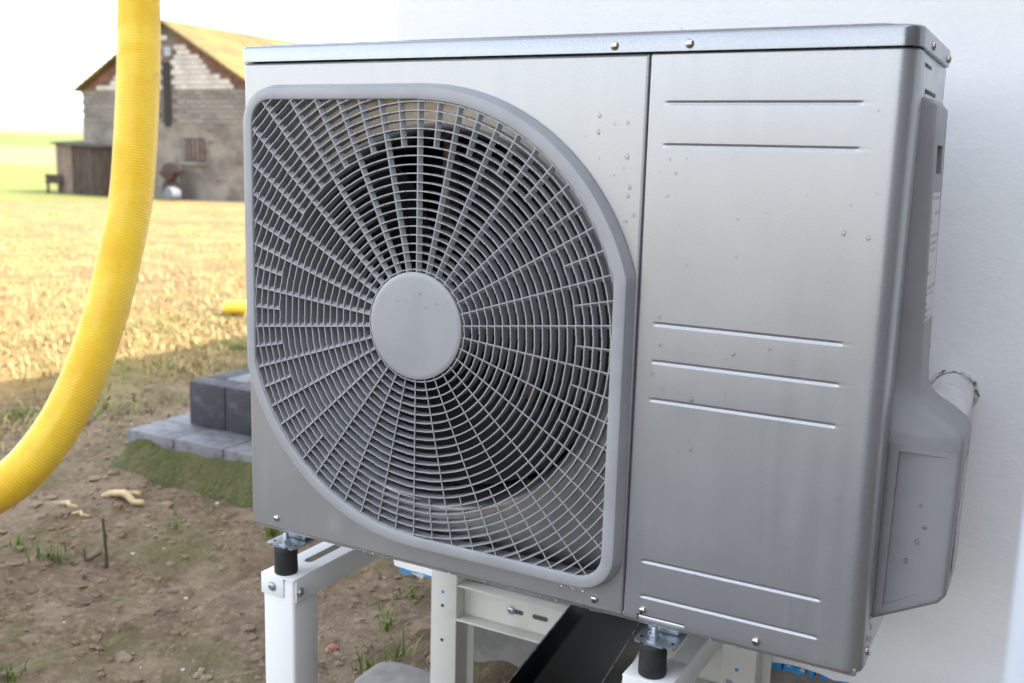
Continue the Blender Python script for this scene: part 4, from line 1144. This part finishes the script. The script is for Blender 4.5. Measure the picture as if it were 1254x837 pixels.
# shed beside the barn
sh0 = on_y(71, 238, 24.4); sh1 = on_y(124, 238, 24.4)
shed = thing('wooden_shed', 'weathered plank shed leaning against the barn corner', 'shed', (float((sh0[0]+sh1[0])/2), 24.9, -0.85))
ztop = float(on_y(71, 173, 24.4)[2]); X0, X1 = float(sh0[0]), float(sh1[0])
def SP(o): return part_at(o, shed)
mb = MB(); mb.box(X0+0.03, X1-0.03, 24.43, 25.9, -1.1, ztop-0.16); SP(mb.build('shed_body', M['old_wood'], smooth=False))
n = 11
for k in range(n):
    xa = X0 + (X1-X0)*k/n; mb = MB(); hh = ztop - 0.10 - 0.10*(k/n) - random.uniform(0, 0.04)
    mb.bbox(xa+0.008, xa+(X1-X0)/n-0.008, 24.385+random.uniform(-0.012, 0.01), 24.44, -1.0, hh, 0.008)
    SP(mb.build('plank', M['old_wood_pale'] if k < 4 else M['old_wood'], smooth=False))
mb = MB(); mb.add([(X0-0.08, 24.25, ztop-0.04), (X1+0.08, 24.25, ztop-0.16), (X1+0.08, 26.0, ztop-0.05), (X0-0.08, 26.0, ztop+0.08), (X0-0.08, 24.25, ztop-0.10), (X1+0.08, 24.25, ztop-0.22), (X1+0.08, 26.0, ztop-0.11), (X0-0.08, 26.0, ztop+0.02)],
             [(0,1,2,3),(4,7,6,5),(0,4,5,1),(1,5,6,2),(2,6,7,3),(3,7,4,0)])
SP(mb.build('shed_roof', M['old_wood'], smooth=False))
# low box on posts next to the shed
t0_ = on_y(55, 213, 24.2); t1_ = on_y(73, 226, 24.2)
box_ = thing('wooden_trough', 'small dark plank trough on posts beside the shed', 'trough', (float((t0_[0]+t1_[0])/2), 24.5, -0.85))
mb = MB(); xa, xb, za, zb_ = float(t0_[0]), float(t1_[0]), float(t1_[2]), float(t0_[2])
for k in range(2):
    q_ = MB(); q_.bbox(xa, xb, 24.2, 24.25, za + (zb_-za)*k/2 + 0.01, za + (zb_-za)*(k+1)/2 - 0.01, 0.008); part_at(q_.build('plank', M['old_wood'], smooth=False), box_)
mb.box(xa+0.02, xb-0.02, 24.24, 24.8, za+0.02, zb_-0.03); part_at(mb.build('trough_body', M['old_wood'], smooth=False), box_)
for xx in (xa+0.04, xb-0.06):
    q_ = MB(); q_.bbox(xx-0.04, xx+0.04, 24.24, 24.32, -1.05, za+0.05, 0.006); part_at(q_.build('post', M['old_wood'], smooth=False), box_)

# junk against the barn wall: a machine and a pale drum
c = on_y(205, 232, 24.3); zg = H1(c[0], 24.3)
jk = thing('rusty_machine', 'dark rusty farm machine with a bar leaning at the barn wall', 'machine', (float(c[0]), 24.4, zg))
ja = on_y(196, 212, 24.4); jb = on_y(226, 210, 24.4); jc = on_y(205, 203, 24.4)
mb = MB(); mb.lathe([(0.10, -0.16), (0.30, -0.12), (0.34, 0.0), (0.30, 0.12), (0.10, 0.16)], (float(jc[0]), 24.5, float(jc[2])-0.22), 'Y', 16); part_at(mb.build('engine_housing', M['rust']), jk)
mb = MB(); mb.tube([(float(ja[0]), 24.4, float(ja[2])), (float(jb[0]), 24.4, float(jb[2]))], 0.07, 8); mb.tube([(float(jb[0])-0.2, 24.4, float(jb[2])), (float(jb[0])-0.05, 24.5, zg-0.05)], 0.05, 8); part_at(mb.build('tow_bar', M['rust']), jk)
mb = MB(); mb.lathe([(0.06, -0.06), (0.36, -0.06), (0.40, 0.0), (0.36, 0.06), (0.06, 0.06)], (float(c[0])-0.1, 24.55, zg+0.36), 'Y', 20); part_at(mb.build('wheel', M['rust']), jk)
d_ = on_y(212, 223, 24.1)
mb = MB(); mb.lathe([(0.05, -0.20), (0.21, -0.19), (0.23, -0.15), (0.23, 0.15), (0.21, 0.2)], (float(d_[0]), 24.05, float(H1(d_[0], 24.0))+0.22), 'Y', 24)
tag(mb.build('plastic_drum', M['drum']), 'pale round drum lying before the rusty machine at the barn', 'drum')
